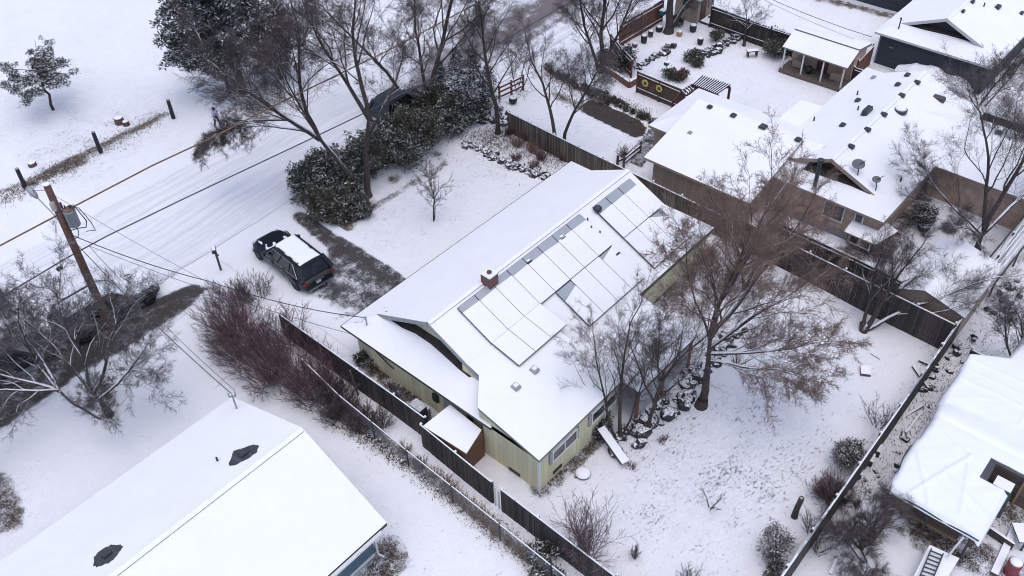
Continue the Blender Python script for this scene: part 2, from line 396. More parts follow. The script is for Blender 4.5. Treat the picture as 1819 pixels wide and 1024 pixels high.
def walk_fn(X, Y):
    e = np.minimum(Y-38.4, 41.2-Y); b = 1.25-.8*np.exp(-(e/.35)**2)+.0*X
    b *= (1/(1+np.exp(-(17.6-X)/.2)))
    b -= .5*blob(X, Y, 60, 680, 2.0)
    return np.clip(b, 0, 1.3), np.full_like(X, .2), np.full_like(X, .15), np.zeros_like(X)
wp = P2((0, 685), (160, 580), (345, 498), (378, 508), (330, 560), (130, 680), (0, 775), (-60, 810), (-120, 760))
wx = [p[0] for p in wp]; wy = [p[1] for p in wp]
def walk2(X, Y):
    n = len(wp); d = np.full(X.shape, 9.0)
    for i in range(n): d = np.minimum(d, segdist(X, Y, wp[i], wp[(i+1) % n]))
    b = .80-.5*np.exp(-(d/.28)**2)-.15*blob(X, Y, 60, 660, 1.6)
    return np.clip(b, 0, .80), np.full_like(X, .25), np.full_like(X, .12), np.zeros_like(X)
sheet('parking_strip', min(wx), max(wx), min(wy), max(wy), .12, M_DARKD, walk2, dz=.04, poly=wp)
np_ = P2((1038, 182), (1052, 176), (1135, 215), (1148, 230), (1143, 245), (1128, 248), (1035, 198))
nx_ = [p[0] for p in np_]; ny_ = [p[1] for p in np_]
def nd(X, Y): return np.full_like(X, 1.3), np.full_like(X, .2), np.full_like(X, .25), np.zeros_like(X)
sheet('neighbour_driveway', min(nx_), max(nx_), min(ny_), max(ny_), .1, M_DARKD, nd, dz=.04, poly=np_)
sp_ = P2((1140, 250), (1160, 228), (1178, 240), (1165, 265), (1140, 300), (1120, 290), (1128, 262))
nx_ = [p[0] for p in sp_]; ny_ = [p[1] for p in sp_]
def nd2(X, Y): return np.full_like(X, .62), np.full_like(X, .2), np.zeros_like(X), np.zeros_like(X)
sheet('side_path', min(nx_), max(nx_), min(ny_), max(ny_), .12, M_DRIVE, nd2, dz=.05, poly=sp_)
# ------------------------------------------------------------ buildings
M_SID_Y = stripes('yellow_siding', (.62, .58, .38), 'h', .30, .72, var=.17, width=.06)
M_SID_BLUE = stripes('blue_siding', (.075, .125, .165), 'z', .16, .75, var=.08, width=.08)
M_STUCCO = plain('tan_stucco', (.43, .31, .24), .9, .18, 2.2)
M_SLATE = stripes('slate_siding', (.035, .042, .055), 'z', .16, .7, var=.15, width=.1)
M_FOUNDATION = plain('foundation', (.19, .19, .21), .9, .2)  # blue-grey colour of the stucco house foundation strip
M_FASCIA_D = plain('dark_fascia', (.06, .055, .05), .7, .2)
M_FASCIA_G = plain('grey_fascia', (.20, .20, .20), .6, .15)
M_FASCIA_W = plain('white_fascia', (.55, .55, .55), .6, .1)
M_FASCIA_T = plain('tan_fascia', (.30, .24, .20), .7, .15)
M_DKWOOD = stripes('dark_boards', (.04, .03, .027), 'h', .15, .5, var=.35, width=.1)
M_WOOD = stripes('grey_boards', (.07, .056, .05), 'h', .15, .45, var=.35, width=.1, colvar=(.10, .08, .07))
M_CEDAR = stripes('cedar_boards', (.15, .062, .038), 'h', .14, .5, var=.35, width=.1)
M_TANB = stripes('tan_boards', (.32, .24, .19), 'h', .3, .7, var=.12, width=.05)
M_SHINGLE = stripes('wet_shingles', (.055, .058, .066), 'x', .16, .75, var=.35, width=.15)
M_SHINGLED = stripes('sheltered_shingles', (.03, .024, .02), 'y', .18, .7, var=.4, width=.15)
def walls(root, x0, x1, y0, y1, z1, mat, name='wall', z0=-.3, skip_top=False):
    return MB().box(((x0+x1)/2, (y0+y1)/2, (z0+z1)/2), (x1-x0, y1-y0, z1-z0)).build(name, mat, root)
def dutch(root, x0, x1, y0, y1, ze, zr, gx, fx, wall, fasc, gwall, roofmat=None, ov=.5, near_open=.55, t=.16, trim=None, bare=None):
    """gable roof along x with hipped skirts: near end x0 (gable face at gx), far end x1 (gable at fx; None = plain gable)"""
    roofmat = roofmat or M_ROOF; yr = (y0+y1)/2; s = (zr-ze)/((y1-y0)/2)
    w_ = walls(root, x0+ov, x1-ov, y0+ov, y1-ov, ze+.02, wall)
    R_ = MB()
    gb = ze+s*(gx-x0)*1.0; ib = gx-x0; fb = (x1-fx) if fx is not None else 0; zf = ze+s*fb
    for sy, ya, yb in ((1, y1, yr), (-1, y0, yr)):
        ga = ya-sy*ib; fa = ya-sy*fb; xf = fx if fx is not None else x1
        p = [(x0, ya, ze), (gx, ga, gb), (gx, yr, zr), (xf, yr, zr)]
        if fx is not None: p += [(xf, fa, zf)]
        p += [(x1, ya, ze)]
        if sy > 0: p = p[::-1]
        if sy < 0: p = [p[0]]+p[:0:-1]; p = p
        R_.slab(orient(p), t)
    gi = gx+near_open
    zi = ze+s*(gi-x0)
    # skirt plane, running on under the gable overhang to the recessed gable wall
    R_.slab(orient([(x0, y0, ze-.005), (x0, y1, ze-.005), (gx, y1-ib, gb-.005), (gx, y0+ib, gb-.005)]), t)
    R_.slab(orient([(gx, y0+ib+.01, gb-.01), (gx, y1-ib-.01, gb-.01), (gi, y1-ib-near_open-.02, zi-.01), (gi, y0+ib+near_open+.02, zi-.01)]), .05)
    if fx is not None: R_.slab(orient([(x1, y0, ze-.005), (x1, y1, ze-.005), (fx, y1-fb, zf-.005), (fx, y0+fb, zf-.005)]), t)
    # ridge cap
    R_.slab(orient([(gx, yr-.16, zr-.03), ((fx or x1), yr-.16, zr-.03), ((fx or x1), yr, zr+.035), (gx, yr, zr+.035)]), .03)
    R_.slab(orient([(gx, yr+.16, zr-.03), ((fx or x1), yr+.16, zr-.03), ((fx or x1), yr, zr+.035), (gx, yr, zr+.035)]), .03)
    roof = R_.build('roof', [roofmat, fasc], root)
    G_ = MB(); zz = t+.01
    G_.slab([(0, 0, 0)]*0 or orient([(gi, y0+ib-.2, zi-.3), (gi+.08, y0+ib-.2, zi-.3), (gi+.08, y1-ib+.2, zi-.3), (gi, y1-ib+.2, zi-.3)]), .05, 0)
    G_.add([(gi, y0+ib*1.0, zi-.35), (gi, y1-ib, zi-.35), (gi, y1-ib, gb-zz), (gi, yr, zr-zz), (gi, y0+ib, gb-zz)], [(0, 1, 2, 3, 4)])
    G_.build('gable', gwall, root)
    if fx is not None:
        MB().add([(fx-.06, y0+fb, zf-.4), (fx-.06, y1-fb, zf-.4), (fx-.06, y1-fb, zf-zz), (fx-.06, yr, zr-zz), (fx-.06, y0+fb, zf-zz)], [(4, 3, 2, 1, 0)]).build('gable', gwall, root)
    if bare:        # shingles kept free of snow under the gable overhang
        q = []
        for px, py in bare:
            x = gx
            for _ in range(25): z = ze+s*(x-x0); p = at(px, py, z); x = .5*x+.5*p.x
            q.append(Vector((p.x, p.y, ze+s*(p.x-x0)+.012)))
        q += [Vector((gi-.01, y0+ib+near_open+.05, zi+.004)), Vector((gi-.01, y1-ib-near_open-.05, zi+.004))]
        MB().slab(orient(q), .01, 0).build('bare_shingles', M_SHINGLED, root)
    if trim:
        T_ = MB()
        for ya, sy in ((y1, 1), (y0, -1)): T_.bar((gx-.02, ya-sy*ib, gb-.10), (gx-.02, yr, zr-.10), .05, .22)
        T_.build('gable_trim', trim, root)
    return roof, s
def orient(p):
    p = [Vector(q) for q in p]; a = sum(p[i].x*p[(i+1) % len(p)].y-p[(i+1) % len(p)].x*p[i].y for i in range(len(p)))
    return p if a > 0 else p[::-1]
def window(root, c, wd, ht, face, frame=None, panes=2, fw=.07):
    """window on an axis-aligned wall; face in '+x','-x','+y','-y'"""
    fr = frame or M_WHITE; s = 1 if face[0] == '+' else -1; ax = face[1]
    F_ = MB(); G_ = MB(); o = .05*s
    def b(m, du, dz, w_, h_, d_):
        if ax == 'x': m.box((c[0]+o, c[1]+du, c[2]+dz), (d_, w_, h_))
        else: m.box((c[0]+du, c[1]+o, c[2]+dz), (w_, d_, h_))
    b(F_, 0, ht/2, wd+fw, fw, .14); b(F_, 0, -ht/2, wd+fw, fw, .15)
    for k in range(panes+1): b(F_, -wd/2+wd*k/panes, 0, fw if k in (0, panes) else fw*.8, ht-fw, .13)
    f = F_.build('window', fr, root); b(G_, 0, 0, wd-.02, ht-.02, .06); G_.build('pane', M_GLASS, f); return f
# ---- 1 yellow house with the solar panels
yh = empty('yellow_house', (28, 24, 0), 'pale yellow house with solar panels and a brick chimney on its snowy roof', 'house')
X0, X1, Y0, Y1, ZE, ZR = 19.1, 38.1, 19.2, 29.6, 2.5, 4.95
roof, sM = dutch(yh, X0, X1, Y0, Y1, ZE, ZR, 20.5, 36.7, M_SID_Y, M_FASCIA_D, M_SID_Y, trim=M_GREYTRIM, bare=[(684, 554), (697, 571), (715, 583), (738, 593), (765, 611), (790, 633), (815, 656), (834, 671)])
def zroof(y): return ZE+sM*min(y-Y0, Y1-y)
WX0, WX1, WY0 = 19.12, 25.3, 16.3; KY, KZ = 21.85, zroof(21.85); sW = (KZ-ZE)/(KY-WY0)
zw = lambda y: ZE+sW*(y-WY0)+.03
walls(yh, WX0+.1, WX1-.15, WY0+.12, Y0+.6, ZE+.05, M_SID_Y)
rw = MB(); rw.slab(orient([(WX0, WY0, zw(WY0)), (WX1, WY0, zw(WY0)), (WX1, KY, zw(KY)), (20.5, KY-.02, zw(KY-.02)), (20.45, 21.1, zw(21.1)), (WX0, 19.95, zw(19.95))]), .17)
rw.build('rear_roof', [M_ROOF, M_FASCIA_G], yh)
MB().add([(WX0+.1, WY0+.12, ZE-.2), (WX0+.1, 20.0, ZE-.2), (WX0+.1, 20.0, zw(20)-.16), (WX0+.1, WY0+.12, zw(WY0+.12)-.16)], [(0, 1, 2, 3)]).build('wall', M_SID_Y, yh)
MB().add([(20.47, 19.6, 2.6), (20.47, 22.2, 2.6), (20.47, 22.2, zroof(22.2)-.1), (20.47, 21.1, zw(21.1)-.1), (20.47, 19.9, zw(19.9)-.2)], [(0, 1, 2, 3, 4)]).build('wall', M_SID_Y, yh)
MB().bar((WX0+.1, WY0+.1, 0), (WX0+.1, WY0+.1, ZE-.12), .12).build('corner_board', M_WHITE, yh)
for px in (1006, 1052):
    pass
f1 = window(yh, (21.0, WY0+.12, 1.72), 1.75, .72, '-y'); f2 = window(yh, (24.0, WY0+.12, 1.72), 1.9, .72, '-y')
MB().box((20.02, WY0+.06, 1.70), (.16, .06, .80)).build('shutter', M_GREYTRIM, yh); MB().box((21.98, WY0+.06, 1.70), (.16, .06, .80)).build('shutter', M_GREYTRIM, yh)
MB().box((22.9, WY0+.06, 1.70), (.16, .06, .80)).build('shutter', M_GREYTRIM, yh)
window(yh, (24.35, WY0+.12, .85), .5, .6, '-y', panes=1)
MB().box((20.55, WY0+.10, .35), (.62, .05, .18)).build('crawlspace_vent', M_BLACK, yh)
MB().box((WX0+.08, 17.9, .22), (.05, .7, .16)).build('crawlspace_vent', M_BLACK, yh)
MB().box((X0+.47, 22.3, 1.3), (.08, 1.0, 2.1)).build('side_door', M_GREYTRIM, yh)
MB().box((X0+.46, 21.0, 1.3), (.06, .35, 2.0)).build('side_panel', plain('dark_green', (.04, .05, .04)), yh)
mt = MB(); mt.tube([(X0+.45, 28.9, 1.9), (X0+.40, 27.8, 1.75), (X0+.40, 26.7, 1.3), (X0+.40, 26.3, 1.2)], .03, 6); mt.box((X0+.40, 23.3, 1.2), (.12, .35, .5)); mt.build('wall_cable', M_BLACK, yh)
# gutter on the back eave of the east part and the front eave
MB().bar((WX1+.1, Y0-.04, ZE-.10), (X1, Y0-.04, ZE-.10), .08, .1).build('gutter', M_FASCIA_D, yh); MB().bar((X0, Y1+.04, ZE-.10), (X1, Y1+.04, ZE-.10), .08, .1).build('gutter', M_FASCIA_D, yh)
# patio roof behind the house
pt = MB(); pt.slab(orient([(25.35, 15.3, 2.34), (30.3, 15.3, 2.34), (30.75, Y0+.05, 2.56), (25.35, Y0+.05, 2.56)]), .12)
pr = pt.build('patio_roof', [M_ROOF, plain('patio_fascia', (.16, .10, .075), .8, .3)], yh)
M_POST = plain('brown_post', (.20, .085, .045), .8, .3)
for x in (25.5, 27.7, 30.1): MB().bar((x, 15.45, -.1), (x, 15.45, 2.22), .14).build('patio_post', M_POST, yh)
MB().bar((25.4, 15.42, 2.12), (30.25, 15.42, 2.12), .12, .2).build('patio_beam', plain('weathered_beam', (.13, .10, .08), .8, .3), yh)
MB().box((27.75, 15.5, .95), (4.6, .03, 1.5)).build('patio_screen', stripes('patio_wire', (.40, .40, .41), 'x', .22, .7, var=.12, width=.1), yh)
# ridge furniture: chimney, vents, pipes
def brickmat():
    m, nt, b, L = newmat('red_brick'); bk = N(nt, 'ShaderNodeTexBrick'); bk.inputs['Scale'].default_value = 4.0
    bk.inputs['Color1'].default_value = (.16, .055, .04, 1); bk.inputs['Color2'].default_value = (.085, .04, .035, 1); bk.inputs['Mortar'].default_value = (.22, .2, .19, 1)
    g = N(nt, 'ShaderNodeNewGeometry'); s = N(nt, 'ShaderNodeSeparateXYZ'); L.new(g.outputs['Position'], s.inputs[0])
    c = N(nt, 'ShaderNodeCombineXYZ'); L.new(math_(nt, L, 'ADD', s.outputs[0], s.outputs[1]), c.inputs[0]); L.new(s.outputs[2], c.inputs[1]); L.new(c.outputs[0], bk.inputs['Vector'])
    L.new(bk.outputs[0], b.inputs['Base Color']); b.inputs['Roughness'].default_value = .9; return m
M_BRICK = brickmat()
cc = at(871, 510, 4.6); cy = 24.0
ch = MB().box((cc.x, cc.y, 4.85), (.62, .62, 1.25)).build('chimney', M_BRICK, yh)
cp = MB(); cp.box((cc.x, cc.y, 5.50), (.62, .62, .07), top=.92); cp.build('chimney_cap', M_SNOWCAP, ch); MB().lathe((cc.x, cc.y, 5.59), [(.13, 0), (.13, .05)], 10).build('flue', M_BRICK, ch)
def on_roof(px, py, fn=zroof):
    z = 3.5
    for _ in range(12): p = at(px, py, z); z = fn(p.y)
    return Vector((p.x, p.y, z))
def frame_vent(root, p, s=.34, full=False, tilt=0.0, mat=None, snowtop=True):
    v = MB(); v.box((p.x, p.y, p.z+.06), (s, s*1.1, .14), .0); o = v.build('roof_vent', mat or M_DKMETAL, root)
    if snowtop: MB().box((p.x+.02, p.y+.02, p.z+.145), (s*.62, s*.62, .05)).build('snow_cap', M_SNOWCAP, o)
    return o
frame_vent(yh, on_roof(938, 467)); frame_vent(yh, on_roof(997, 424))
for px, py in ((1044, 393), (1051, 407), (1066, 416), (1132, 492)): 
    p = on_roof(px, py+2); MB().tube([(p.x, p.y, p.z-.05), (p.x, p.y, p.z+.28)], .045, 8).build('vent_pipe', M_BLACK, yh)
p = on_roof(1062, 377); v = MB().lathe((p.x, p.y, p.z-.05), [(.1, 0), (.1, .15), (.22, .2), (.24, .34), (.15, .44), (.02, .47)], 14); v.build('roof_turbine', M_DKMETAL, yh, True)
p = on_roof(1095, 453); v = MB(); v.box((p.x, p.y, p.z+.08), (.42, .42, .16), top=.7); v.build('roof_vent', M_DKMETAL, yh)
for px, py in ((950, 659), (917, 689)):
    p = on_roof(px, py, zw); frame_vent(yh, p, .34, mat=M_GREYTRIM)
p = at(813, 652, 3.0); MB().tube([(p.x, p.y, 2.7), (p.x, p.y, 3.05)], .05, 8).build('vent_pipe', M_BLACK, yh)
ms = at(652, 576, 2.9); mm = MB(); mm.tube([(ms.x, ms.y, 2.5), (ms.x, ms.y, 3.4), (ms.x-.12, ms.y, 3.46)], .04, 8); mm.tube([(ms.x, ms.y, 3.35), (ms.x-.25, ms.y+.1, 3.15), (ms.x-.4, ms.y+.1, 3.3), (ms.x-.6, ms.y+.2, 3.3)], .018, 6); mm.build('service_mast', M_GREYTRIM, yh)
MAST1 = Vector((ms.x, ms.y, 3.35))
# solar panels: eight columns, then three; each panel a frame with its glass, snow lying on the lower part
M_PANEL = plain('panel_glass', (.34, .36, .395), .35, .06, 1); M_PANELD = plain('panel_frame', (.03, .033, .04), .4, .2)
ru = at(815, 574, 3.9)
def panel(x, wd, ya, yb, fn, bare, show_frame=True):
    za, zb = fn(ya)+.14, fn(yb)+.14; e = .03
    F_ = MB(); F_.slab(orient([(x, yb, zb), (x+wd, yb, zb), (x+wd, ya, za), (x, ya, za)]), .05, 0); o = F_.build('solar_panel', M_PANELD, yh)
    G_ = MB(); G_.slab(orient([(x+.02, yb+.02, zb+.006), (x+wd-.02, yb+.02, zb+.006), (x+wd-.02, ya-.02, za+.006), (x+.02, ya-.02, za+.006)]), .01, 0); G_.build('panel_glass', M_PANEL, o)
    b0, b1 = bare; L_ = ya-yb; t1, t2 = ya-b0*L_, ya-b1*L_; f = lambda y: zb+(za-zb)*(y-yb)/L_
    S_ = MB(); g = .012
    S_.slab(orient([(x+g, yb, f(yb)+.06), (x+wd-g, yb, f(yb)+.06), (x+wd-g, t2, f(t2)+.05), (x+g, t1, f(t1)+.05)]), .045, 0)
    S_.build('snow_cover', M_ROOF, o)
ycol = 24.05; PL = 1.72
pw = (at(1030.7, 406.4, 3.9).x-ru.x)/8
def top_y(): return ru.y
yt = ru.y; ym = yt-2.25; yb_ = ym-2.2
yb_w = at(913, 667, 3.2).y
print('panel', ru, pw, yt, ym)
for k in range(8):
    x = ru.x+k*pw
    fn2 = zw if k < 3 else zroof
    if k < 3: panel(x+.005, pw-.012, yt, KY-.02, zroof, (.16+.02*(k % 2), .17)); panel(x+.005, pw-.012, KY-.05, yb_w, lambda y: max(zw(y), zroof(y) if x > WX1 else 0), (0, 0))
    else:
        panel(x+.005, pw-.012, yt, ym+.02, zroof, (.20, .19+.02*(k % 3)))
        if k != 3: panel(x+.005, pw-.012, ym-.02, yb_, zroof, (.28, .16) if k == 4 else ((.0, .0) if k != 7 else (.12, 0.0)))
ru2 = at(1051.5, 393, 3.9); pw2 = (at(1119, 342, 3.9).x-ru2.x)/3
for k in range(3):
    x = ru2.x+k*pw2
    panel(x+.005, pw2-.012, ru2.y, ru2.y-2.2, zroof, (.24, .23)); panel(x+.005, pw2-.012, ru2.y-2.24, ru2.y-4.3, zroof, (0, 0) if k < 2 else (.0, .28))
# ---- 2 near house, bottom left
bh = empty('blue_house', (6, 24.5, 0), 'blue sided house filling the lower left corner under a wide snowy roof', 'house')
bx0, bx1, by0, by1, bze, bzr = -6, 12.45, 19.15, 29.95, 2.5, 4.25; byr = (by0+by1)/2
walls(bh, bx0, bx1-.45, by0+.55, by1-.5, bze-.05, M_SID_BLUE)
r = MB()
r.slab(orient([(bx0, by0, bze), (bx1+.1, by0, bze), (bx1+.35, byr, bzr), (bx0, byr, bzr)]), .2)
r.slab(orient([(bx0, by1, bze), (bx1+.1, by1, bze), (bx1+.35, byr, bzr), (bx0, byr, bzr)]), .2)
for sy in (1, -1): r.slab(orient([(bx0, byr+sy*.2, bzr-.02), (bx1+.3, byr+sy*.2, bzr-.02), (bx1+.3, byr, bzr+.05), (bx0, byr, bzr+.05)]), .03)
r.build('roof', [M_ROOF, M_FASCIA_D], bh)
MB().add([(bx1-.45, by0+.55, bze-.06), (bx1-.45, by1-.5, bze-.06), (bx1-.45, byr, bzr-.25)], [(0, 1, 2)]).build('gable', M_SID_BLUE, bh)
g = MB(); g.bar((bx0, by0-.10, bze-.13), (bx1-.3, by0-.10, bze-.13), .14, .12); g.build('gutter', M_WHITE, bh)
dp = MB(); dp.bar((bx1-.42, by0+.1, bze-.2), (bx1-.35, by0+.5, bze-.45), .08); dp.bar((bx1-.35, by0+.5, bze-.45), (bx1-.35, by0+.48, .12), .08); dp.bar((bx1-.35, by0+.48, .12), (bx1-.25, by0+.2, .05), .08); dp.build('downpipe', M_WHITE, bh)
MB().box(((bx0+bx1)/2-.2, by0+.51, .25), (bx1-bx0-.6, .05, .16)).build('base_trim', M_WHITE, bh)
window(bh, (9.7, by0+.55, 1.75), 1.2, .9, '-y')
def melt(root, pts, fn, vent):
    q = []
    for p in pts:
        z = 3.5
        for _ in range(12): a = at(p[0], p[1], z); z = fn(a.y)
        q.append(Vector((a.x, a.y, z)))
    # jagged rim: subdivide the outline a little
    out = []
    for i, a in enumerate(q):
        b = q[(i+1) % len(q)]
        for k in range(4):
            c = a.lerp(b, k/4); c.x += rnd.uniform(-.035, .035); c.y += rnd.uniform(-.035, .035); c.z = fn(c.y)+.012; out.append(c)
    o = MB().slab(orient(out), .008, 0).build('bare_shingles', M_SHINGLE, root)
    z = 3.5
    for _ in range(12): a = at(vent[0], vent[1], z); z = fn(a.y)
    v = MB(); v.box((a.x, a.y, z+.07), (.42, .3, .12), top=.8); v.build('roof_vent', M_DKMETAL, root)
bs = (bzr-bze)/((by1-by0)/2); zb = lambda y: bze+bs*min(y-by0, by1-y)
melt(bh, [(407, 822), (417, 800), (432, 797), (440, 793), (452, 790), (461, 792), (457, 803), (444, 814), (432, 820), (417, 828), (409, 827)], zb, (434, 808))
melt(bh, [(167, 1006), (168, 990), (176, 980), (190, 972), (200, 968), (216, 967), (219, 971), (210, 985), (198, 998), (185, 1004), (172, 1008)], zb, (191, 986))
p = on_roof(387, 819, zb); v = MB().tube([(p.x, p.y, p.z-.05), (p.x, p.y, p.z+.22)], .05, 8); v.build('vent_pipe', M_BLACK, bh)
p = on_roof(421, 726, zb); MAST2 = Vector((p.x, p.y, p.z+1.05))
v = MB().tube([(p.x, p.y, p.z-.1), (p.x, p.y, p.z+.95)], .045, 8); v.bar((p.x-.12, p.y+.1, p.z+.85), (p.x-.12, p.y+.1, p.z+1.1), .05); v.bar((p.x+.12, p.y-.1, p.z+.85), (p.x+.12, p.y-.1, p.z+1.15), .05); v.bar((p.x-.13, p.y+.1, p.z+.86), (p.x+.13, p.y-.1, p.z+.86), .05); v.build('service_mast', M_METAL, bh)
# ---- 3 tan stucco house to the right
ph = empty('stucco_house', (50, 18, 0), 'tan stucco house behind the long fence with many dark vents on its snowy roof', 'house')
px0, px1, py0, py1, pze, pzr = 44.55, 60.3, 12.05, 20.6, 2.5, 4.25
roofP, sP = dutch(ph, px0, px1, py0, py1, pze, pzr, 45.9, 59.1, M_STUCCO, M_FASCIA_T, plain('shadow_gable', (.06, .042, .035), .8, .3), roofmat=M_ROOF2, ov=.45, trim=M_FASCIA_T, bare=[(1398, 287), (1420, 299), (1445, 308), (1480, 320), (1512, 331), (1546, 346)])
zp = lambda y: pze+sP*min(y-py0, py1-y)
walls(ph, 44.9, 50.2, 19.3, 28.0, 2.45, M_TANB); walls(ph, 41.8, 45.0, 19.4, 25.9, 2.45, M_TANB); walls(ph, 50.0, 53.5, 20.0, 21.9, 2.4, M_STUCCO)
r = MB(); zt = 3.85; hx0, hx1, hy1 = 44.5, 50.5, 28.25; xm = 47.5
r.slab(orient([(hx0, 18.0, 2.5), (hx0, hy1, 2.5), (xm, hy1-3, zt), (xm, 17.5, zt)]), .16)
r.slab(orient([(hx1, 18.8, 2.5), (hx1, hy1, 2.5), (xm, hy1-3, zt), (xm, 17.5, zt)]), .16)
r.slab(orient([(hx0, hy1, 2.495), (hx1, hy1, 2.495), (xm, hy1-3, zt)]), .16)
r.slab(orient([(41.3, 18.8, 2.5), (41.3, 26.35, 2.5), (47.3, 26.35, 3.87), (47.3, 18.8, 3.87)]), .16)
r.slab(orient([(50.4, 19.2, 2.6), (50.4, 22.1, 2.44), (53.6, 22.1, 2.44), (53.6, 19.2, 2.6)]), .14)
# right wing, running away to the south
r.slab(orient([(51.7, 2.0, 2.5), (51.7, 12.2, 2.5), (55.2, 15.0, 3.72), (55.2, 2.0, 3.72)]), .12); r.slab(orient([(58.6, 2.0, 2.5), (58.6, 12.2, 2.5), (55.2, 15.0, 3.72), (55.2, 2.0, 3.72)]), .12)
r.build('wing_roof', [M_ROOF, M_FASCIA_T], ph); walls(ph, 52.2, 58.2, 2.2, 12.2, 2.45, M_STUCCO)
walls(ph, 44.85, 44.95, 12.4, 20, .42, M_FOUNDATION, 'foundation')
# big window, corner window with its little roof
window(ph, (44.98, 15.1, 1.62), 1.25, 1.15, '-x', panes=1); window(ph, (44.98, 13.55, 1.85), .48, .65, '-x', panes=1)
cb = MB(); cb.slab(orient([(44.0, 12.9-.9, 1.25), (44.0, 13.9, 1.25), (44.95, 13.9, 1.5), (44.95, 12.0, 1.5)]), .08); cb.slab(orient([(44.0, 11.95, 1.25), (46.0, 11.5, 1.25), (46.0, 12.3, 1.5), (44.95, 12.3, 1.5)]), .08); cb.build('bay_roof', [M_ROOF, M_FASCIA_T], ph)
MB().box((44.62, 13.0, .72), (.6, 1.5, .9)).build('bay', M_FASCIA_D, ph)
window(ph, (44.32, 13.3, .8), .6, .6, '-x', panes=1); window(ph, (44.32, 12.6, .8), .6, .6, '-x', panes=1)
MB().add([(px0+1.1, py0+.02, 2.2), (px1-2, py0+.02, 2.2), (px1-2, py0+.02, 2.34), (px0+1.1, py0+.02, 2.34)], [(0, 1, 2, 3)]).build('fascia_board', M_WHITE, ph)
sv = at(1448, 330, 2.7); s_ = MB().tube([(sv.x, sv.y, 2.4), (sv.x, sv.y, 4.35)], .13, 10); s_.lathe((sv.x, sv.y, 4.35), [(.17, 0), (.2, .06), (.2, .22), (.1, .27)], 12); s_.build('stove_pipe', M_DKMETAL, ph, False)
def zp2(y): return zp(y)
for px, py, kind in ((1512, 262, 'v'), (1541, 232, 'v'), (1570, 205, 'v'), (1602, 171, 'v'), (1629, 148, 'v')):
    p = on_roof(px, py, zp2); MB().box((p.x, p.y, p.z+.08), (.34, .42, .17), top=.85).build('roof_vent', M_DKMETAL, ph, bevel=.03)
for px, py in ((1497, 224), (1524, 180), (1595, 152), (1612, 135)):
    p = on_roof(px, py, zp2); MB().box((p.x, p.y, p.z+.08), (.42, .34, .17), top=.85).build('roof_vent', M_DKMETAL, ph, bevel=.03)
p = on_roof(1552, 139, zp2); MB().box((p.x, p.y, p.z+.05), (.42, .3, .14), top=.85).build('roof_vent', M_METAL, ph, bevel=.03)
zn = lambda y: 3.2
for px, py, s in ((1261, 192, .36), (1303, 207, .4), (1356, 227, .52), (1418, 250, .42)):
    z = 3.3
    for _ in range(10):
        p = at(px, py, z); z = zt-(abs(p.x-xm)*.45) if p.x > xm else 3.9-(xm-p.x)*.23
        if p.y < 20.6 and p.x > 44.5: z = max(z, zp(p.y))
    MB().box((p.x, p.y, z+.1), (s, s, .16), top=.8).build('roof_vent', M_DKMETAL, ph, bevel=.06)
p = at(1226, 239, 3.1); MB().box((p.x, p.y, 3.2), (.3, .3, .14), top=.85).build('roof_vent', M_METAL, ph)
for px, py in ((1368, 240), (1446, 212), (1523, 166), (1524, 193), (1600, 320)):
    p = on_roof(px, py+3, zp2); MB().tube([(p.x, p.y, p.z-.3), (p.x, p.y, p.z+.3)], .05, 8).build('vent_pipe', M_BLACK, ph)
p = on_roof(1540, 201, zp2); MB().box((p.x, p.y, p.z+.18), (1.0, .4, .34), top=.8).build('skylight', M_DKMETAL, ph)
p = on_roof(1600, 197, zp2); d = MB().lathe((p.x, p.y, p.z-.1), [(.42, 0), (.42, .22), (.38, .25)], 20).build('skylight_dome', M_DKMETAL, ph); MB().lathe((p.x, p.y, p.z+.15), [(.36, 0), (.3, .07), (.12, .11)], 20).build('snow_cap', M_SNOWCAP, d, True)
p = on_roof(1662, 173, zp2); p = at(1662, 173, 3.55); MB().box((p.x, p.y, 3.55), (.5, 1.3, .25), rz=.05, top=.9).build('roof_hatch', plain('rusty_grey', (.075, .066, .062), .8, .3), ph, bevel=.03)
def dish(px, py, r, root, fn=zp2):
    p = on_roof(px, py, fn); m = MB(); m.tube([(p.x, p.y, p.z-.05), (p.x+.05, p.y+.05, p.z+.3), (p.x+.2, p.y+.2, p.z+.55)], .035, 8); m.tube([(p.x+.2, p.y+.2, p.z+.55), (p.x+.45, p.y-.1, p.z+.85)], .02, 6)
    o = m.build('dish_arm', M_DKMETAL, root); d_ = MB(); nrm = Vector((-.35, -.25, .8)).normalized(); u = nrm.cross(Vector((0, 0, 1))).normalized(); v_ = nrm.cross(u); c = Vector((p.x+.2, p.y+.2, p.z+.58)); V = [c]; F = []
    for j in range(1, 4):
        for k in range(18):
            a = 2*math.pi*k/18; rr = r*j/3; V.append(c+(u*math.cos(a)*1.05+v_*math.sin(a)*.9)*rr+nrm*(.22*(rr*rr)/r))
    for k in range(18): F.append((0, 1+k, 1+(k+1) % 18))
    for j in range(2):
        for k in range(18): F.append((1+j*18+k, 1+(j+1)*18+k, 1+(j+1)*18+(k+1) % 18, 1+j*18+(k+1) % 18))
    d_.add(V, F); q = d_.build('satellite_dish', plain('dish_grey', (.10, .11, .12), .5, .2), root, True); so_ = q.modifiers.new('s', 'SOLIDIFY'); so_.thickness = .02
dish(1524, 312, .36, ph); dish(1556, 339, .24, ph); dish(1772, 255, .22, ph, lambda y: 3.0)
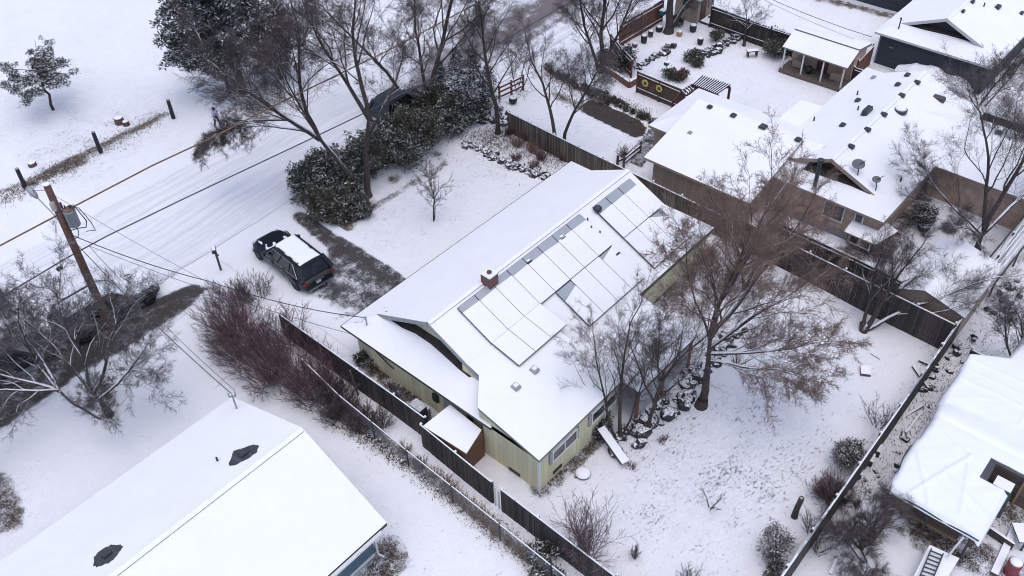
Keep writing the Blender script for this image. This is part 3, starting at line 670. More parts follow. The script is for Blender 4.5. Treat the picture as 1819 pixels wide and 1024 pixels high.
# ---- 4 dark house, top right
dh = empty('slate_house', (76, 18, 0), 'dark slate-blue house at the top right corner with a white-trimmed gable over a snowy roof', 'house')
dutch(dh, 65.6, 96, 13.75, 22.5, 2.5, 4.35, 66.95, None, M_SLATE, M_FASCIA_W, M_SLATE, ov=.35, trim=M_FASCIA_W, bare=[(1609, 44), (1640, 53), (1680, 62), (1715, 72), (1748, 83)])
MB().bar((65.98, 22.1, 0), (65.98, 22.1, 2.35), .1).build('downpipe', M_METAL, dh)
MB().lathe((65.92, 21.1, 1.55), [(.16, -.02), (.16, .02)], 14).build('wall_lamp', M_METAL, dh)
sd = (4.35-2.5)/4.375; zd = lambda y: 2.5+sd*min(y-13.75, 22.5-y)
p = at(1597, 50, 2.9); MB().tube([(p.x, p.y, 2.6), (p.x, p.y, 3.7), (p.x-.2, p.y, 3.75)], .05, 8).build('service_mast', M_DKMETAL, dh); MAST3 = Vector((p.x, p.y, 3.7))
for px, py, s in ((1728, 5, .4), (1711, 22, .35), (1773, 14, .6), (1815, 25, .4)):
    p = on_roof(px, py, zd); MB().box((p.x, p.y, p.z+.08), (s, s*.6, .18), top=.85).build('roof_vent', M_DKMETAL, dh)
p = on_roof(1748, 12, zd); MB().tube([(p.x, p.y, p.z), (p.x, p.y, p.z+.3)], .05, 8).build('vent_pipe', M_BLACK, dh)
# ---- 5 far dark building on the top edge
fh = empty('dark_house', (80, 28, 0), 'dark wall of a house cut off by the top edge beyond the slate-blue house', 'house')
fa, fb = at(1612, 32), at(1478, -8); walls(fh, fa.x+.3, 95, fa.y-.5, 34, 2.6, M_SLATE)
MB().slab(orient([(fa.x-.1, fa.y-.9, 2.62), (95, fa.y-.9, 2.62), (95, 34.5, 3.6), (fa.x-.1, 34.5, 3.6)]), .2).build('roof', [M_ROOF, M_FASCIA_D], fh)
# ---- 6 porch shed
ps = empty('porch_shed', (62, 24.5, 0), 'small tan garden cottage with a posted porch under a snowy roof', 'shed')
r = MB(); r.slab(orient([(60.2, 21.9, 2.0), (60.2, 27.1, 2.0), (61.7, 27.1, 2.75), (61.7, 21.9, 2.75)]), .1); r.slab(orient([(61.72, 21.9, 2.85), (61.72, 27.1, 2.85), (63.9, 27.1, 2.45), (63.9, 21.9, 2.45)]), .2); r.build('roof', [M_ROOF, M_FASCIA_G], ps)
walls(ps, 61.75, 63.7, 22.1, 26.9, 2.45, M_STUCCO); MB().box((61.0, 24.5, .06), (1.7, 5.1, .3)).build('porch_floor', plain('porch_floor', (.13, .10, .085), .8, .3), ps)
for y in (26.9, 25.35, 23.75, 22.15): MB().bar((60.35, y, .2), (60.35, y, 1.9), .1).build('porch_post', M_WHITE, ps)
MB().box((61.70, 24.35, 1.1), (.08, .85, 1.8)).build('door', plain('maroon_door', (.09, .03, .035), .6, .2), ps)
for y in (26.0, 22.8): f = MB().box((61.70, y, 1.35), (.08, .85, .5)).build('window', M_FASCIA_D, ps)
for y in (26.1, 23.0): tag(MB().box((61.25, y, .5), (.45, .8, .55), top=.9).build('bench', M_TANB, None, bevel=.04), 'tan bench on the cottage porch %s of its maroon door' % ('left' if y > 24 else 'right'), 'bench')
tag(MB().lathe((60.9, 25.0, .22), [(.2, 0), (.24, .3), (.22, .5), (.1, .6)], 12).build('porch_urn', M_BLACK, None, True), 'black pot standing on the cottage porch by the door', 'pot')
# ---- 7 garden shed
a = at(1236, 44); gs = empty('garden_shed', (a.x, a.y, 0), 'tan garden shed with a dark red door and a wreath at the top edge', 'shed')
gx, gy = a.x, a.y
walls(gs, gx, gx+2.6, gy-.02, gy+2.1, 2.1, M_TANB); MB().box((gx+.9, gy-.05, .95), (.75, .07, 1.75)).build('door', plain('dark_red_door', (.075, .022, .02), .6, .2), gs)
window(gs, (gx+1.9, gy-.02, 1.3), .55, .75, '-y', M_TANB, 1)
MB().slab(orient([(gx-.2, gy-.25, 2.1), (gx+2.8, gy-.25, 2.1), (gx+2.8, gy+2.4, 2.5), (gx-.2, gy+2.4, 2.5)]), .1).build('roof', [M_ROOF, M_FASCIA_T], gs)
MB().box((gx+.05, gy-.03, 1.0), (.14, .10, 2.1)).build('corner_board', M_FASCIA_T, gs)
wr = MB(); 
for k in range(14):
    a_ = 2*math.pi*k/14; wr.box((gx-.06, gy+1.1+.2*math.cos(a_), 1.55+.2*math.sin(a_)), (.1, .13, .13), rnd.uniform(0, 1))
wo = wr.build('wreath', plain('wreath_green', (.03, .05, .03), .9, .4)); tag(wo, 'green wreath hanging on the side of the tan garden shed', 'wreath')
st_ = at(1246, 50); tag(MB().box((gx+1.15, gy-.75, .1), (1.5, 1.2, .26)).build('step', [plain('step_wood', (.05, .045, .045), .8, .3, snow=.9)], None), 'low snow-topped wooden landing in front of the garden shed door', 'landing')
# ---- 8 lean-to by the near fence
ln = empty('lean_to', (18.3, 20, 0), 'small lean-to shed with snow-covered flat roof between the dark fence and the yellow house', 'shed')
c = [at(752, 757, 1.75), at(800, 719, 1.95), at(856, 764, 1.95), at(829, 806, 1.75)]
MB().slab(orient(c), .10).build('roof', [M_ROOF, M_FASCIA_T], ln)
xa = min(c[0].x, c[3].x)+.12; xb = max(c[1].x, c[2].x)-.15; ya = min(c[2].y, c[3].y)+.2; yb = max(c[0].y, c[1].y)-.2
walls(ln, xa, xb, ya, yb, 1.72, stripes('lean_boards', (.22, .11, .06), 'y', .16, .6, var=.3)); 
# ---- 9 greenhouse under white tarpaulin, bottom right
tp = empty('tarp_shelter', (34, 2.5, 0), 'long wooden shelter draped with a creased white tarpaulin at the right edge', 'shelter')
def tz(px, py, z): return at(px, py, z)
outl = {'a': tz(1724, 630, 2.1), 'b': tz(1583, 868, 2.1), 'c': tz(1740, 960, 2.1), 'd': tz(1783, 885, 2.2)}
print('tarp', outl)
M_TARP, nt_, b_, L_ = newmat('white_tarp')
f_ = noise_n(nt_, L_, .8, 3, .5); b_.inputs['Base Color'].default_value = (.82, .835, .87, 1); b_.inputs['Roughness'].default_value = .6
def tarp(root):
    step = .08; xs_ = np.arange(27.95, 41.5, step); ys_ = np.arange(-5.6, 4.45, step); X, Y = np.meshgrid(xs_, ys_)
    edge_w = 27.95+.0*Y
    Z = 2.12+.42*np.clip((X-33.2)/1.0, 0, 1)+.05*np.clip(X-28, 0, 3)-.06*np.clip(X-35, 0, 6)
    Z = Z-.30*np.exp(-((X-33.4)/.35)**2)                          # sag between the two roofs
    nz = np.array([[noise.noise(Vector((x*.45, y*1.5, 3))) for x in xs_] for y in ys_]); nz2 = np.array([[noise.noise(Vector(((x+y)*2.2, (x-y)*.5, 9))) for x in xs_] for y in ys_])
    Z = Z+.03*nz+.025*nz2
    rid = np.zeros_like(Z)
    for (a, b, h_, wd) in (((28.4, 3.2), (31.8, 2.0), .10, .04), ((28.6, 1.2), (31.2, 1.9), .06, .05), ((33.8, 4.3), (34.4, -3), .08, .05), ((35.6, 4.3), (35.9, -3), .10, .05), ((37.2, 4.3), (37.4, -3), .08, .05), ((28.3, 2.4), (30.5, 3.9), .06, .05), ((29.3, .2), (30.2, 2.4), .06, .05), ((28.8, .5), (30.0, 3.4), .05, .04), ((31.6, 1.6), (32.4, 4.0), .06, .05), ((36.4, 4), (36.6, -3), .06, .04), ((34.9, 3), (35.4, 2.2), .05, .04), ((34.4, 1.0), (35.6, 1.0), .05, .05)):
        rid += h_*1.4*np.exp(-(segdist(X, Y, a, b)/wd)**2)
    Z = Z+rid
    top = 4.15+.05*np.sin(X*1.7)+.3*np.clip((X-33)/5, 0, 1)-1.6*np.clip(X-37.6, 0, 1)
    d = np.minimum(X-28.05, top-Y); Z = Z-.16*np.clip(.14-d, 0, .2)/.14
    d2 = np.where(X < 31.1, Y-.1, 9); Z = Z-.16*np.clip(.14-d2, 0, .2)/.14
    V = np.stack([X, Y, Z], -1).reshape(-1, 3); nx, ny = len(xs_), len(ys_); i = np.arange(nx*ny).reshape(ny, nx)
    F = np.stack([i[:-1, :-1], i[:-1, 1:], i[1:, 1:], i[1:, :-1]], -1).reshape(-1, 4); C = V[F].mean(1)
    tp_ = 4.2+.05*np.sin(C[:, 0]*1.7)+.3*np.clip((C[:, 0]-33)/5, 0, 1)-1.6*np.clip(C[:, 0]-37.6, 0, 1)
    keep = (C[:, 1] < tp_) & ~((C[:, 0] < 31.1) & (C[:, 1] < .02)) & ~((C[:, 0] >= 30.9) & (C[:, 0] < 32.3) & (C[:, 1] < 1.25))
    F = F[keep]; u = np.unique(F); rm = np.zeros(len(V), int); rm[u] = np.arange(len(u))
    o = np_mesh('tarpaulin', V[u], rm[F], M_TARP, root, root.location, True); s = o.modifiers.new('s', 'SOLIDIFY'); s.thickness = .03
tarp(tp)
M_TSIDE = stripes('shelter_boards', (.15, .11, .085), 'z', .3, .6, var=.25)
MB().box((29.0, 2.35, .8), (.1, 2.9, 1.7)).build('wall', M_TSIDE, tp); MB().box((33.5, 3.95, .8), (9.0, .1, 1.7)).build('wall', M_TSIDE, tp); MB().box((32.6, -1.5, .8), (.1, 5, 1.7)).build('wall', M_TSIDE, tp)
MB().box((28.93, 2.35, .06), (.10, 3.0, .10)).build('sill', plain('sill_wood', (.35, .24, .13)), tp)
for y in (.4, 2.2, 4.0): MB().bar((28.3, y, 0), (28.3, y, 1.95), .1).build('post', M_FASCIA_D, tp)
for x, y in ((30.9, .35), (31.4, 1.3), (32.4, -.3)): MB().bar((x, y, 0), (x, y, 2.0), .1).build('post', plain('new_wood', (.3, .2, .12)), tp)
hem = MB(); hem.tube([(28.02, y, 1.93+.03*math.sin(y*3)) for y in np.arange(.1, 4.3, .2)], .035, 6); hem.tube([(x, 4.16+.12*math.sin(x*1.7), 1.98+.04*math.sin(x*2)) for x in np.arange(28.1, 33, .3)], .03, 6)
hem.build('hem', plain('dark_teal_hem', (.02, .045, .05)), tp)
a = at(1745, 828, 1.1); tag(MB().box((31.7, .35, .9), (.8, 1.0, 1.7), top=.75).build('covered_stack', plain('snowy_plastic', (.06, .1, .1), .6, .4, 4, snow=.75)), 'snow-covered bundle under the notch of the white tarpaulin', 'bundle')
# ---- 10 tan shed behind the corner of the fences
cs = empty('tan_shed', (44, 7, 0), 'tan shed with a bare gable end behind the corner of the dark fences', 'shed')
q = [at(1597, 516, 1.9), at(1631, 515, 2.4), at(1712, 564, 1.9)]; print('tanshed', q)
sx = q[2].x; sy0 = q[2].y; sy1 = q[0].y; 
MB().add([(sx, sy0, -.1), (sx, sy1, -.1), (sx, sy1, 1.9), (sx, (sy0+sy1)/2+.5, 2.5), (sx, sy0, 1.95)], [(4, 3, 2, 1, 0)]).build('gable_wall', M_TANB, cs)
MB().box((sx+2.26, (sy0+sy1)/2, .88), (4.4, sy1-sy0-.06, 1.9)).build('wall', M_TANB, cs)
ymid = (sy0+sy1)/2+.5
r = MB(); r.slab(orient([(sx-.08, sy0-.1, 1.96), (sx+5.2, sy0-.1, 1.96), (sx+5.2, ymid, 2.54), (sx-.08, ymid, 2.54)]), .08); r.slab(orient([(sx-.08, sy1+.1, 1.9), (sx+5.2, sy1+.1, 1.9), (sx+5.2, ymid, 2.54), (sx-.08, ymid, 2.54)]), .08); r.build('roof', [M_ROOF, M_FASCIA_G], cs)
# ------------------------------------------------------------ fences
def fence(label, pts, h, mat, cat='fence', board=.15, name='board_fence', post=2.4, snowtop=True, rail_side=0, group=None, postmat=None, jit=.03):
    p0 = Vector((*pts[0], 0)); root = empty(name, (p0.x, p0.y, 0), label, cat, group); B = MB(); Rr = MB(); S = MB()
    acc = 0
    for i in range(len(pts)-1):
        a, b = Vector((*pts[i], 0)), Vector((*pts[i+1], 0)); L_ = (b-a).length; d = (b-a)/L_; n = Vector((-d.y, d.x, 0)); ang = math.atan2(d.y, d.x)
        k = int(L_/board); 
        for j in range(k):
            c = a+d*(j+.5)*L_/k; z0 = float(hgt(c.x, c.y)); hh = h+rnd.uniform(-jit, jit)
            B.box((c.x+n.x*rnd.uniform(-.008, .008), c.y+n.y*rnd.uniform(-.008, .008), z0+hh/2-.05), (L_/k*.93, .025, hh+.1), ang)
        for z in (.35, h-.25):
            q0, q1 = a+n*.045*(1 if rail_side >= 0 else -1), b+n*.045*(1 if rail_side >= 0 else -1)
            Rr.bar((q0.x, q0.y, z), (q1.x, q1.y, z), .05, .09)
            if snowtop: 
                s_ = .07 if rail_side >= 0 else -.07; S.bar((a.x+n.x*s_, a.y+n.y*s_, z+.06), (b.x+n.x*s_, b.y+n.y*s_, z+.06), .05, .03)
        if snowtop: S.bar((a.x, a.y, h+.02+float(hgt(a.x, a.y))), (b.x, b.y, h+.02+float(hgt(b.x, b.y))), .05, .045)
        m = max(1, round(L_/post))
        for j in range(m+(i == len(pts)-2)):
            c = a+(b-a)*j/m; c2 = c+n*.07*(1 if rail_side >= 0 else -1)
            po = MB().box((c2.x, c2.y, h/2), (.10, .10, h+.14), ang).build('post', postmat or mat, root)
            if snowtop: MB().box((c2.x, c2.y, h+.10), (.12, .12, .07), ang, top=.6).build('snow_cap', M_SNOWCAP, po)
    B.build('boards', mat, root); Rr.build('rail', postmat or mat, root)
    if snowtop: S.build('snow_line', M_SNOWCAP, root)
    return root
M_FNEAR = stripes('near_fence_boards', (.026, .021, .02), 'h', .15, .5, var=.45, colvar=(.05, .04, .037))
M_FFAR = stripes('far_fence_boards', (.055, .042, .036), 'h', .15, .5, var=.35, colvar=(.12, .095, .078))
M_FREAR = stripes('rear_fence_boards', (.05, .042, .04), 'h', .15, .5, var=.35)
fence('dark weathered board fence from the driveway hedge down to the lean-to shed', [(18.0, 33.6), (17.98, 30), (18.0, 24.7), (17.98, 22.5)], 1.65, M_FNEAR, rail_side=1)
fence('dark weathered board fence running from the lean-to shed to the bottom edge', [(17.55, 22.35), (17.3, 17.6)], 1.65, M_FNEAR, rail_side=1)
fence('dark board fence crossing the bottom edge below the gap with two white boards', [(17.28, 16.98), (17.2, 10.6), (17.3, 5.5)], 1.65, M_FNEAR, rail_side=1)
for y in (17.38, 17.16): tag(MB().box((17.3, y, .75), (.05, .08, 1.5), .1).build('loose_board', M_WHITE), 'white upright board %s in the gap of the dark fence' % ('on the left' if y > 17.2 else 'on the right'), 'board')
fence('long grey board fence rising behind the yellow house', [(40.85, 37.4), (40.6, 31), (40.45, 25), (40.2, 18.5)], 1.65, M_FFAR, rail_side=1)
fence('dark brown board fence between the big bare tree and the rear corner', [(40.2, 18.5), (40.0, 12), (39.7, 5.8)], 2.0, M_FNEAR, rail_side=1)
fence('tall inner fence panel line beside the stucco house yard', [(41.35, 17.5), (41.3, 12), (41.05, 8.4)], 2.0, M_DKWOOD, rail_side=-1)
fence('board fence along the back of the snowy yard running down to the bottom edge', [(40.6, 5.75), (33, 5.6), (22.0, 5.45), (19.0, 5.4)], 1.85, M_FREAR, rail_side=-1, postmat=M_WOOD)
fence('dark fence with a snowy lattice beside it at the right edge', [(54.5, 6.35), (47, 6.1), (41.0, 5.8)], 1.6, M_DKWOOD, rail_side=-1)
fence('red-brown cedar fence at the top behind the terraced garden', [(55.6, 38.7), (61.2, 38.5)], 1.9, M_CEDAR, rail_side=-1)
fence('short stepped cedar fence above the brick planter', [(54.6, 38.7), (53.2, 36.6), (52.4, 35.1)], 1.5, M_CEDAR, rail_side=-1)
fence('dark board fence on the far side of the terraced garden', [(63.0, 34.9), (62.9, 31.5), (62.9, 27.4)], 1.8, M_DKWOOD, rail_side=-1)
f_s = fence('brown fence with two round sunflower plaques beside the neighbour drive', [(51.0, 33.6), (50.9, 31.6), (50.8, 29.4)], 1.7, plain('brown_fence', (.10, .06, .042), .9, .4), rail_side=-1)
fence('dark fence between the porch cottage and the slate-blue house', [(61.6, 21.9), (61.5, 18.9)], 1.5, M_DKWOOD, rail_side=-1)
fence('dark fence running to the right edge past the tarpaulin mound', [(61.6, 15.2), (61.4, 10), (61.2, 5)], 1.4, M_DKWOOD, rail_side=1)
fence('low cedar fence beside the slate-blue house', [(62.5, 22.0), (65.4, 22.2)], 1.6, M_CEDAR, rail_side=1)
fence('low dark fence behind the tarpaulin shelter', [(39.4, 4.6), (39.0, .2), (38.9, -3)], 1.2, M_DKWOOD, rail_side=1)
for (px, py) in ((1151, 145), (1171, 158)):
    a = at(px, py, 1.1); m = MB(); 
    for k in range(10):
        t = 2*math.pi*k/10; m.box((50.78, a.y+.20*math.cos(t), a.z+.20*math.sin(t)), (.05, .13, .13))
    s = m.build('sunflower', plain('sunflower_yellow', (.62, .50, .16), .7, .2)); MB().box((50.74, a.y, a.z), (.06, .16, .16)).build('centre', M_FASCIA_D, s)
    tag(s, 'round yellow sunflower plaque, the %s one on the brown fence' % ('left' if px < 1160 else 'right'), 'plaque')
# rail fences
def railfence(label, a, b, h, mat, n=3, rails=(.35, .75, 1.1)):
    root = empty('rail_fence', (a[0], a[1], 0), label, 'fence'); a = Vector((a[0], a[1], 0)); b = Vector((b[0], b[1], 0))
    for k in range(n): c = a.lerp(b, k/(n-1)); MB().box((c.x, c.y, h/2), (.12, .12, h+.1), math.atan2((b-a).y, (b-a).x)).build('post', mat, root)
    for z in rails:
        rl = MB().bar((a.x, a.y, z), (b.x, b.y, z), .05, .15).build('rail', mat, root); MB().bar((a.x, a.y, z+.09), (b.x, b.y, z+.09), .06, .03).build('snow_line', M_SNOWCAP, rl)
    return root
M_REDR = plain('red_rail', (.13, .035, .025), .8, .3)
railfence('short red rail fence by the tall bare tree at the end of the grey fence', at(888, 180), at(930, 160), 1.2, M_REDR, 3)
railfence('low dark rail fence standing by the neighbour garage', at(1108, 300), at(1137, 276), 1.0, M_FASCIA_D, 2, (.4, .75))
railfence('snow-dusted rail at the near corner of the grey fence', at(1097, 296), at(1110, 290), .8, M_DKWOOD, 2, (.4,))
# brick planter
bp = empty('brick_planter', tuple(at(1120, 150)), 'low red brick planter wall in front of the cedar fence', 'planter')
m = MB(); p = [at(1062, 122), at(1095, 140), at(1118, 156), at(1132, 148)]
for a, b in zip(p, p[1:]): m.bar((a.x, a.y, .25), (b.x, b.y, .25), .2, .55)
m.build('wall', plain('old_brick', (.17, .075, .05), .9, .35, 8, snow=.25), bp)
# chain-link fence with snow on the top rail
cf = empty('chain_link_fence', (16.5, 27, 0), 'chain-link fence with a snow-topped rail beside the dark board fence', 'fence')
cp_ = [(16.9, 30.5), (16.5, 27.06), (16.3, 22.05), (16.05, 13.07), (15.95, 9)]
m = MB(); s_ = MB()
for a, b in zip(cp_, cp_[1:]): m.tube([(a[0], a[1], 1.25), (b[0], b[1], 1.25)], .03, 6); s_.tube([(a[0], a[1], 1.28), (b[0], b[1], 1.28)], .026, 6)
m.build('top_rail', M_METAL, cf); s_.build('snow_line', M_SNOWCAP, cf)
wm = MB()
for a, b in zip(cp_, cp_[1:]):
    a, b = Vector((*a, 0)), Vector((*b, 0)); L_ = (b-a).length; d = (b-a)/L_; k = int((L_+1.2)/.16)
    for j in range(k):
        t0 = j*.16-1.2; 
        for sg in (1, -1):
            u0, u1 = (t0, t0+1.2) if sg > 0 else (t0+1.2, t0); z0, z1 = .05, 1.25
            lo, hi = 0, 1
            # clip to the bay
            def ok(t): u = u0+(u1-u0)*t; return 0 <= u <= L_
            ts = [t/12 for t in range(13) if ok(t/12)]
            if len(ts) < 2: continue
            A = a+d*(u0+(u1-u0)*ts[0]); B_ = a+d*(u0+(u1-u0)*ts[-1]); wm.tube([(A.x, A.y, z0+(z1-z0)*ts[0]), (B_.x, B_.y, z0+(z1-z0)*ts[-1])], .006, 3, False)
wm.build('mesh_wire', M_METAL, cf)
for a, b in zip(cp_, cp_[1:]):
    L_ = math.dist(a, b); n = max(1, round(L_/2.8))
    for j in range(n): x, y = a[0]+(b[0]-a[0])*j/n, a[1]+(b[1]-a[1])*j/n; MB().tube([(x, y, -.1), (x, y, 1.32)], .04, 8).build('post', M_DKMETAL, cf)
# lattice lying on the fence at the right
lt = empty('lattice', tuple(at(1790, 440)), 'snow-covered lattice screen leaning along the fence at the right edge', 'lattice')
A0, A1, B0, B1 = at(1742, 478, 1.5), at(1830, 372, 1.5), at(1768, 503, 1.0), at(1850, 400, 1.0)
m = MB()
for k in range(40): t = k/39; m.bar(A0.lerp(A1, t), B0.lerp(B1, t), .06, .03)
for k in range(6): t = k/5; m.bar(A0.lerp(B0, t), A1.lerp(B1, t), .07, .04)
m.build('slats', plain('lattice_white', (.55, .55, .57), .7, .2, snow=.9), lt); MB().bar(A0, A1, .08, .12).build('frame', M_FASCIA_D, lt); MB().bar(B0, B1, .08, .12).build('frame', M_FASCIA_D, lt)
for q_ in (A0, A1.lerp(A0, .5), B0, B1.lerp(B0, .5)): MB().bar((q_.x, q_.y, 0), q_, .09).build('post', M_FASCIA_D, lt)
# pergola
M_PERG = plain('pergola_red', (.075, .028, .035), .7, .3)
pg = empty('pergola', tuple(at(1250, 160)), 'dark red pergola with snowy slats behind the roof of the stucco house', 'pergola')
pa, pb, pc_, pd_ = at(1245, 138, 2.2), at(1297, 156, 2.2), at(1276, 170, 2.2), at(1230, 152, 2.2)
X0_, X1_ = 51.3, 54.2; 
for a, b in ((pa, pb), (pd_, pc_)): MB().bar(a, b, .1, .18).build('beam', M_PERG, pg)
m = MB(); s_ = MB()
for k in range(13):
    t = (k+.5)/13; a, b = pa.lerp(pb, t), pd_.lerp(pc_, t); e = (b-a)*.12; m.bar(a-e+Vector((0, 0, .14)), b+e+Vector((0, 0, .14)), .05, .12); s_.bar(a-e+Vector((0, 0, .215)), b+e+Vector((0, 0, .215)), .05, .03)
m.build('slats', M_PERG, pg); s_.build('snow_line', M_SNOWCAP, pg)
for q_ in (pa, pb, pd_, pc_): MB().bar((q_.x, q_.y, 0), q_, .14).build('post', M_PERG, pg)
ar = empty('arbor', tuple(at(1205, 185)), 'low dark red slatted arbor joining the fence to the pergola', 'arbor')
pa, pb, pc_, pd_ = at(1232, 150, 2.0), at(1238, 156, 2.0), at(1202, 181, 1.9), at(1210, 160, 2.0); pb = at(1240, 152, 2.0)
a0, a1, b0, b1 = at(1238, 146, 2.1), at(1212, 162, 2.0), at(1244, 152, 2.1), at(1220, 170, 2.0)
m = MB(); s_ = MB()
for k in range(7): t = k/6; m.bar(a0.lerp(a1, t), b0.lerp(b1, t), .05, .1); s_.bar(a0.lerp(a1, t)+Vector((0, 0, .07)), b0.lerp(b1, t)+Vector((0, 0, .07)), .05, .03)
m.build('slats', M_PERG, ar); s_.build('snow_line', M_SNOWCAP, ar); MB().bar(a0, a1, .08, .14).build('beam', M_PERG, ar); MB().bar(b0, b1, .08, .14).build('beam', M_PERG, ar)
MB().bar(a1, at(1196, 181, 1.5), .08, .14).build('beam', M_PERG, ar); MB().bar(at(1196, 181, 1.5), (at(1196, 181, 1.5).x, at(1196, 181, 1.5).y, 0), .1).build('post', M_PERG, ar)
MB().bar(a1, (a1.x, a1.y, 0), .1).build('post', M_PERG, ar)
# ------------------------------------------------------------ vegetation
class Skel:
    def __init__(s): s.g = {}
    def add(s, pts, rad, sides, grp): s.g.setdefault((len(pts), sides, grp), []).append((pts, rad))
def tubes_mesh(items, sides):
    P = np.array([i[0] for i in items], float); Rd = np.array([i[1] for i in items], float); n, k, _ = P.shape
    T = np.empty_like(P); T[:, 1:-1] = P[:, 2:]-P[:, :-2]; T[:, 0] = P[:, 1]-P[:, 0]; T[:, -1] = P[:, -1]-P[:, -2]
    T /= np.linalg.norm(T, axis=2, keepdims=True)+1e-9
    ref = np.where(np.abs(T[:, :1, 2:3]) > .9, np.array([1., 0, 0]), np.array([0, 0, 1.])); ref = np.broadcast_to(ref, P.shape)
    U = np.cross(T, ref); U /= np.linalg.norm(U, axis=2, keepdims=True)+1e-9; W = np.cross(T, U)
    a = 2*np.pi*np.arange(sides)/sides
    V = P[:, :, None]+Rd[:, :, None, None]*(U[:, :, None]*np.cos(a)[None, None, :, None]+W[:, :, None]*np.sin(a)[None, None, :, None])
    V = V.reshape(-1, 3); idx = np.arange(n*k*sides).reshape(n, k, sides); nx = np.roll(idx, -1, 2)
    F = np.stack([idx[:, :-1], nx[:, :-1], nx[:, 1:], idx[:, 1:]], -1).reshape(-1, 4)
    return V, F
def skel_obj(sk, grp, name, mat, parent):
    Vs, Fs, n = [], [], 0
    for (k, s, g), it in sk.g.items():
        if g != grp: continue
        V, F = tubes_mesh(it, s); Vs.append(V); Fs.append(F+n); n += len(V)
    if not Vs: return None
    return np_mesh(name, np.concatenate(Vs), np.concatenate(Fs), mat, parent, parent.location, True)
def perp(d, rng):
    v = rng.normal(size=3); v -= d*v.dot(d); return v/(np.linalg.norm(v)+1e-9)
def grow(sk, rng, p, d, L_, r, depth, P_):
    """one branch and its children; P_: per-depth dict(list) of counts, angles, curl"""
    npt = (9, 7, 5, 4, 3)[min(depth, 4)]; pts = [np.array(p)]; d = d/np.linalg.norm(d); dirs = [d]
    wob = P_['wob'][depth]; up = P_['up'][depth]; seg = L_/(npt-1)
    for i in range(npt-1):
        d = d+rng.normal(size=3)*wob+np.array([0, 0, up]); d /= np.linalg.norm(d); pts.append(pts[-1]+d*seg); dirs.append(d)
    tip = .30 if depth < 2 else .25
    rad = [max(r*(1-(1-tip)*i/(npt-1)), P_['rmin']) for i in range(npt)]
    sk.add(pts, rad, (8, 6, 4, 3, 3)[min(depth, 4)], 0 if depth <= P_.get('barkdepth', 1) else 1)
    if depth >= P_['levels']: return pts
    n = P_['n'][depth]; n = int(n)+(rng.random() < n-int(n)); a0 = P_['start'][depth]; az = rng.random()*6.28
    for j in range(n):
        t = a0+(1-a0)*(j+rng.random()*.8)/n; t = min(t, .99); fi = t*(npt-1); i = int(fi); f = fi-i; q = pts[i]*(1-f)+pts[i+1]*f; dd = dirs[i]
        az += 2.4+rng.normal()*.4; u = perp(dd, rng) if depth > 0 else None
        if depth == 0:
            u = np.array([math.cos(az), math.sin(az), 0]); u -= dd*u.dot(dd); u /= np.linalg.norm(u)
        ang = P_['ang'][depth]*(.75+.5*rng.random()); nd_ = dd*math.cos(ang)+u*math.sin(ang)
        Lc = L_*P_['len'][depth]*(1-.45*(t-a0)/(1-a0+1e-6))*(.75+.5*rng.random())
        grow(sk, rng, q, nd_, Lc, max(r*(1-(1-tip)*t)*P_['rr'][depth], P_['rmin']), depth+1, P_)
    if depth < P_['levels']:   # leader goes on
        grow(sk, rng, pts[-1], dirs[-1]+rng.normal(size=3)*.12, L_*P_['len'][depth]*.8, rad[-1], depth+1, P_)
    return pts
DEF = dict(levels=4, n=[7, 7, 6, 5], start=[.35, .2, .15, .15], ang=[.65, .6, .6, .65], len=[.75, .55, .5, .5], rr=[.5, .42, .42, .5], wob=[.085, .14, .17, .2, .2], up=[.03, .05, .03, .02, 0], rmin=.0038)
def bare_tree(name, label, base, trunks, seed, P_=None, bark=None, twig=None, cat='tree', group=None, loc=None):
    """trunks: list of (base offset xy, direction, length, radius)"""
    rng = np.random.default_rng(seed); q = dict(DEF); q.update(P_ or {}); z0 = float(hgt(base[0], base[1])); root = empty(name, (base[0], base[1], z0), label, cat, group)
    sk = Skel(); done = []
    for t in trunks:
        off, d, L_, r = t[:4]; pp = dict(q); pp.update(t[4] if len(t) > 4 else {})
        if off[0] == 'on':      # springs from an earlier limb
            pl_ = done[off[1]]; fi = off[2]*(len(pl_)-1); i = min(int(fi), len(pl_)-2); p = pl_[i]+(pl_[i+1]-pl_[i])*(fi-i)
        else: p = np.array([base[0]+off[0], base[1]+off[1], z0-.1+(off[2] if len(off) > 2 else 0)])
        done.append(grow(sk, rng, p, np.array(d, float), L_, r, 0, pp))
        if len(off) < 3 and r > .08: sk.add([p-[0, 0, .1], p+np.array([0, 0, .15]), p+np.array(d)/np.linalg.norm(d)*.6], [r*1.7, r*1.35, r*1.02], 8, 0)
    fine_twigs(sk, rng, q.get('fine', 2), q.get('finelen', .8), q.get('fup', .25))
    skel_obj(sk, 0, 'trunk', bark or M_BARK, root); skel_obj(sk, 1, 'crown', twig or M_TWIG, root)
    return root
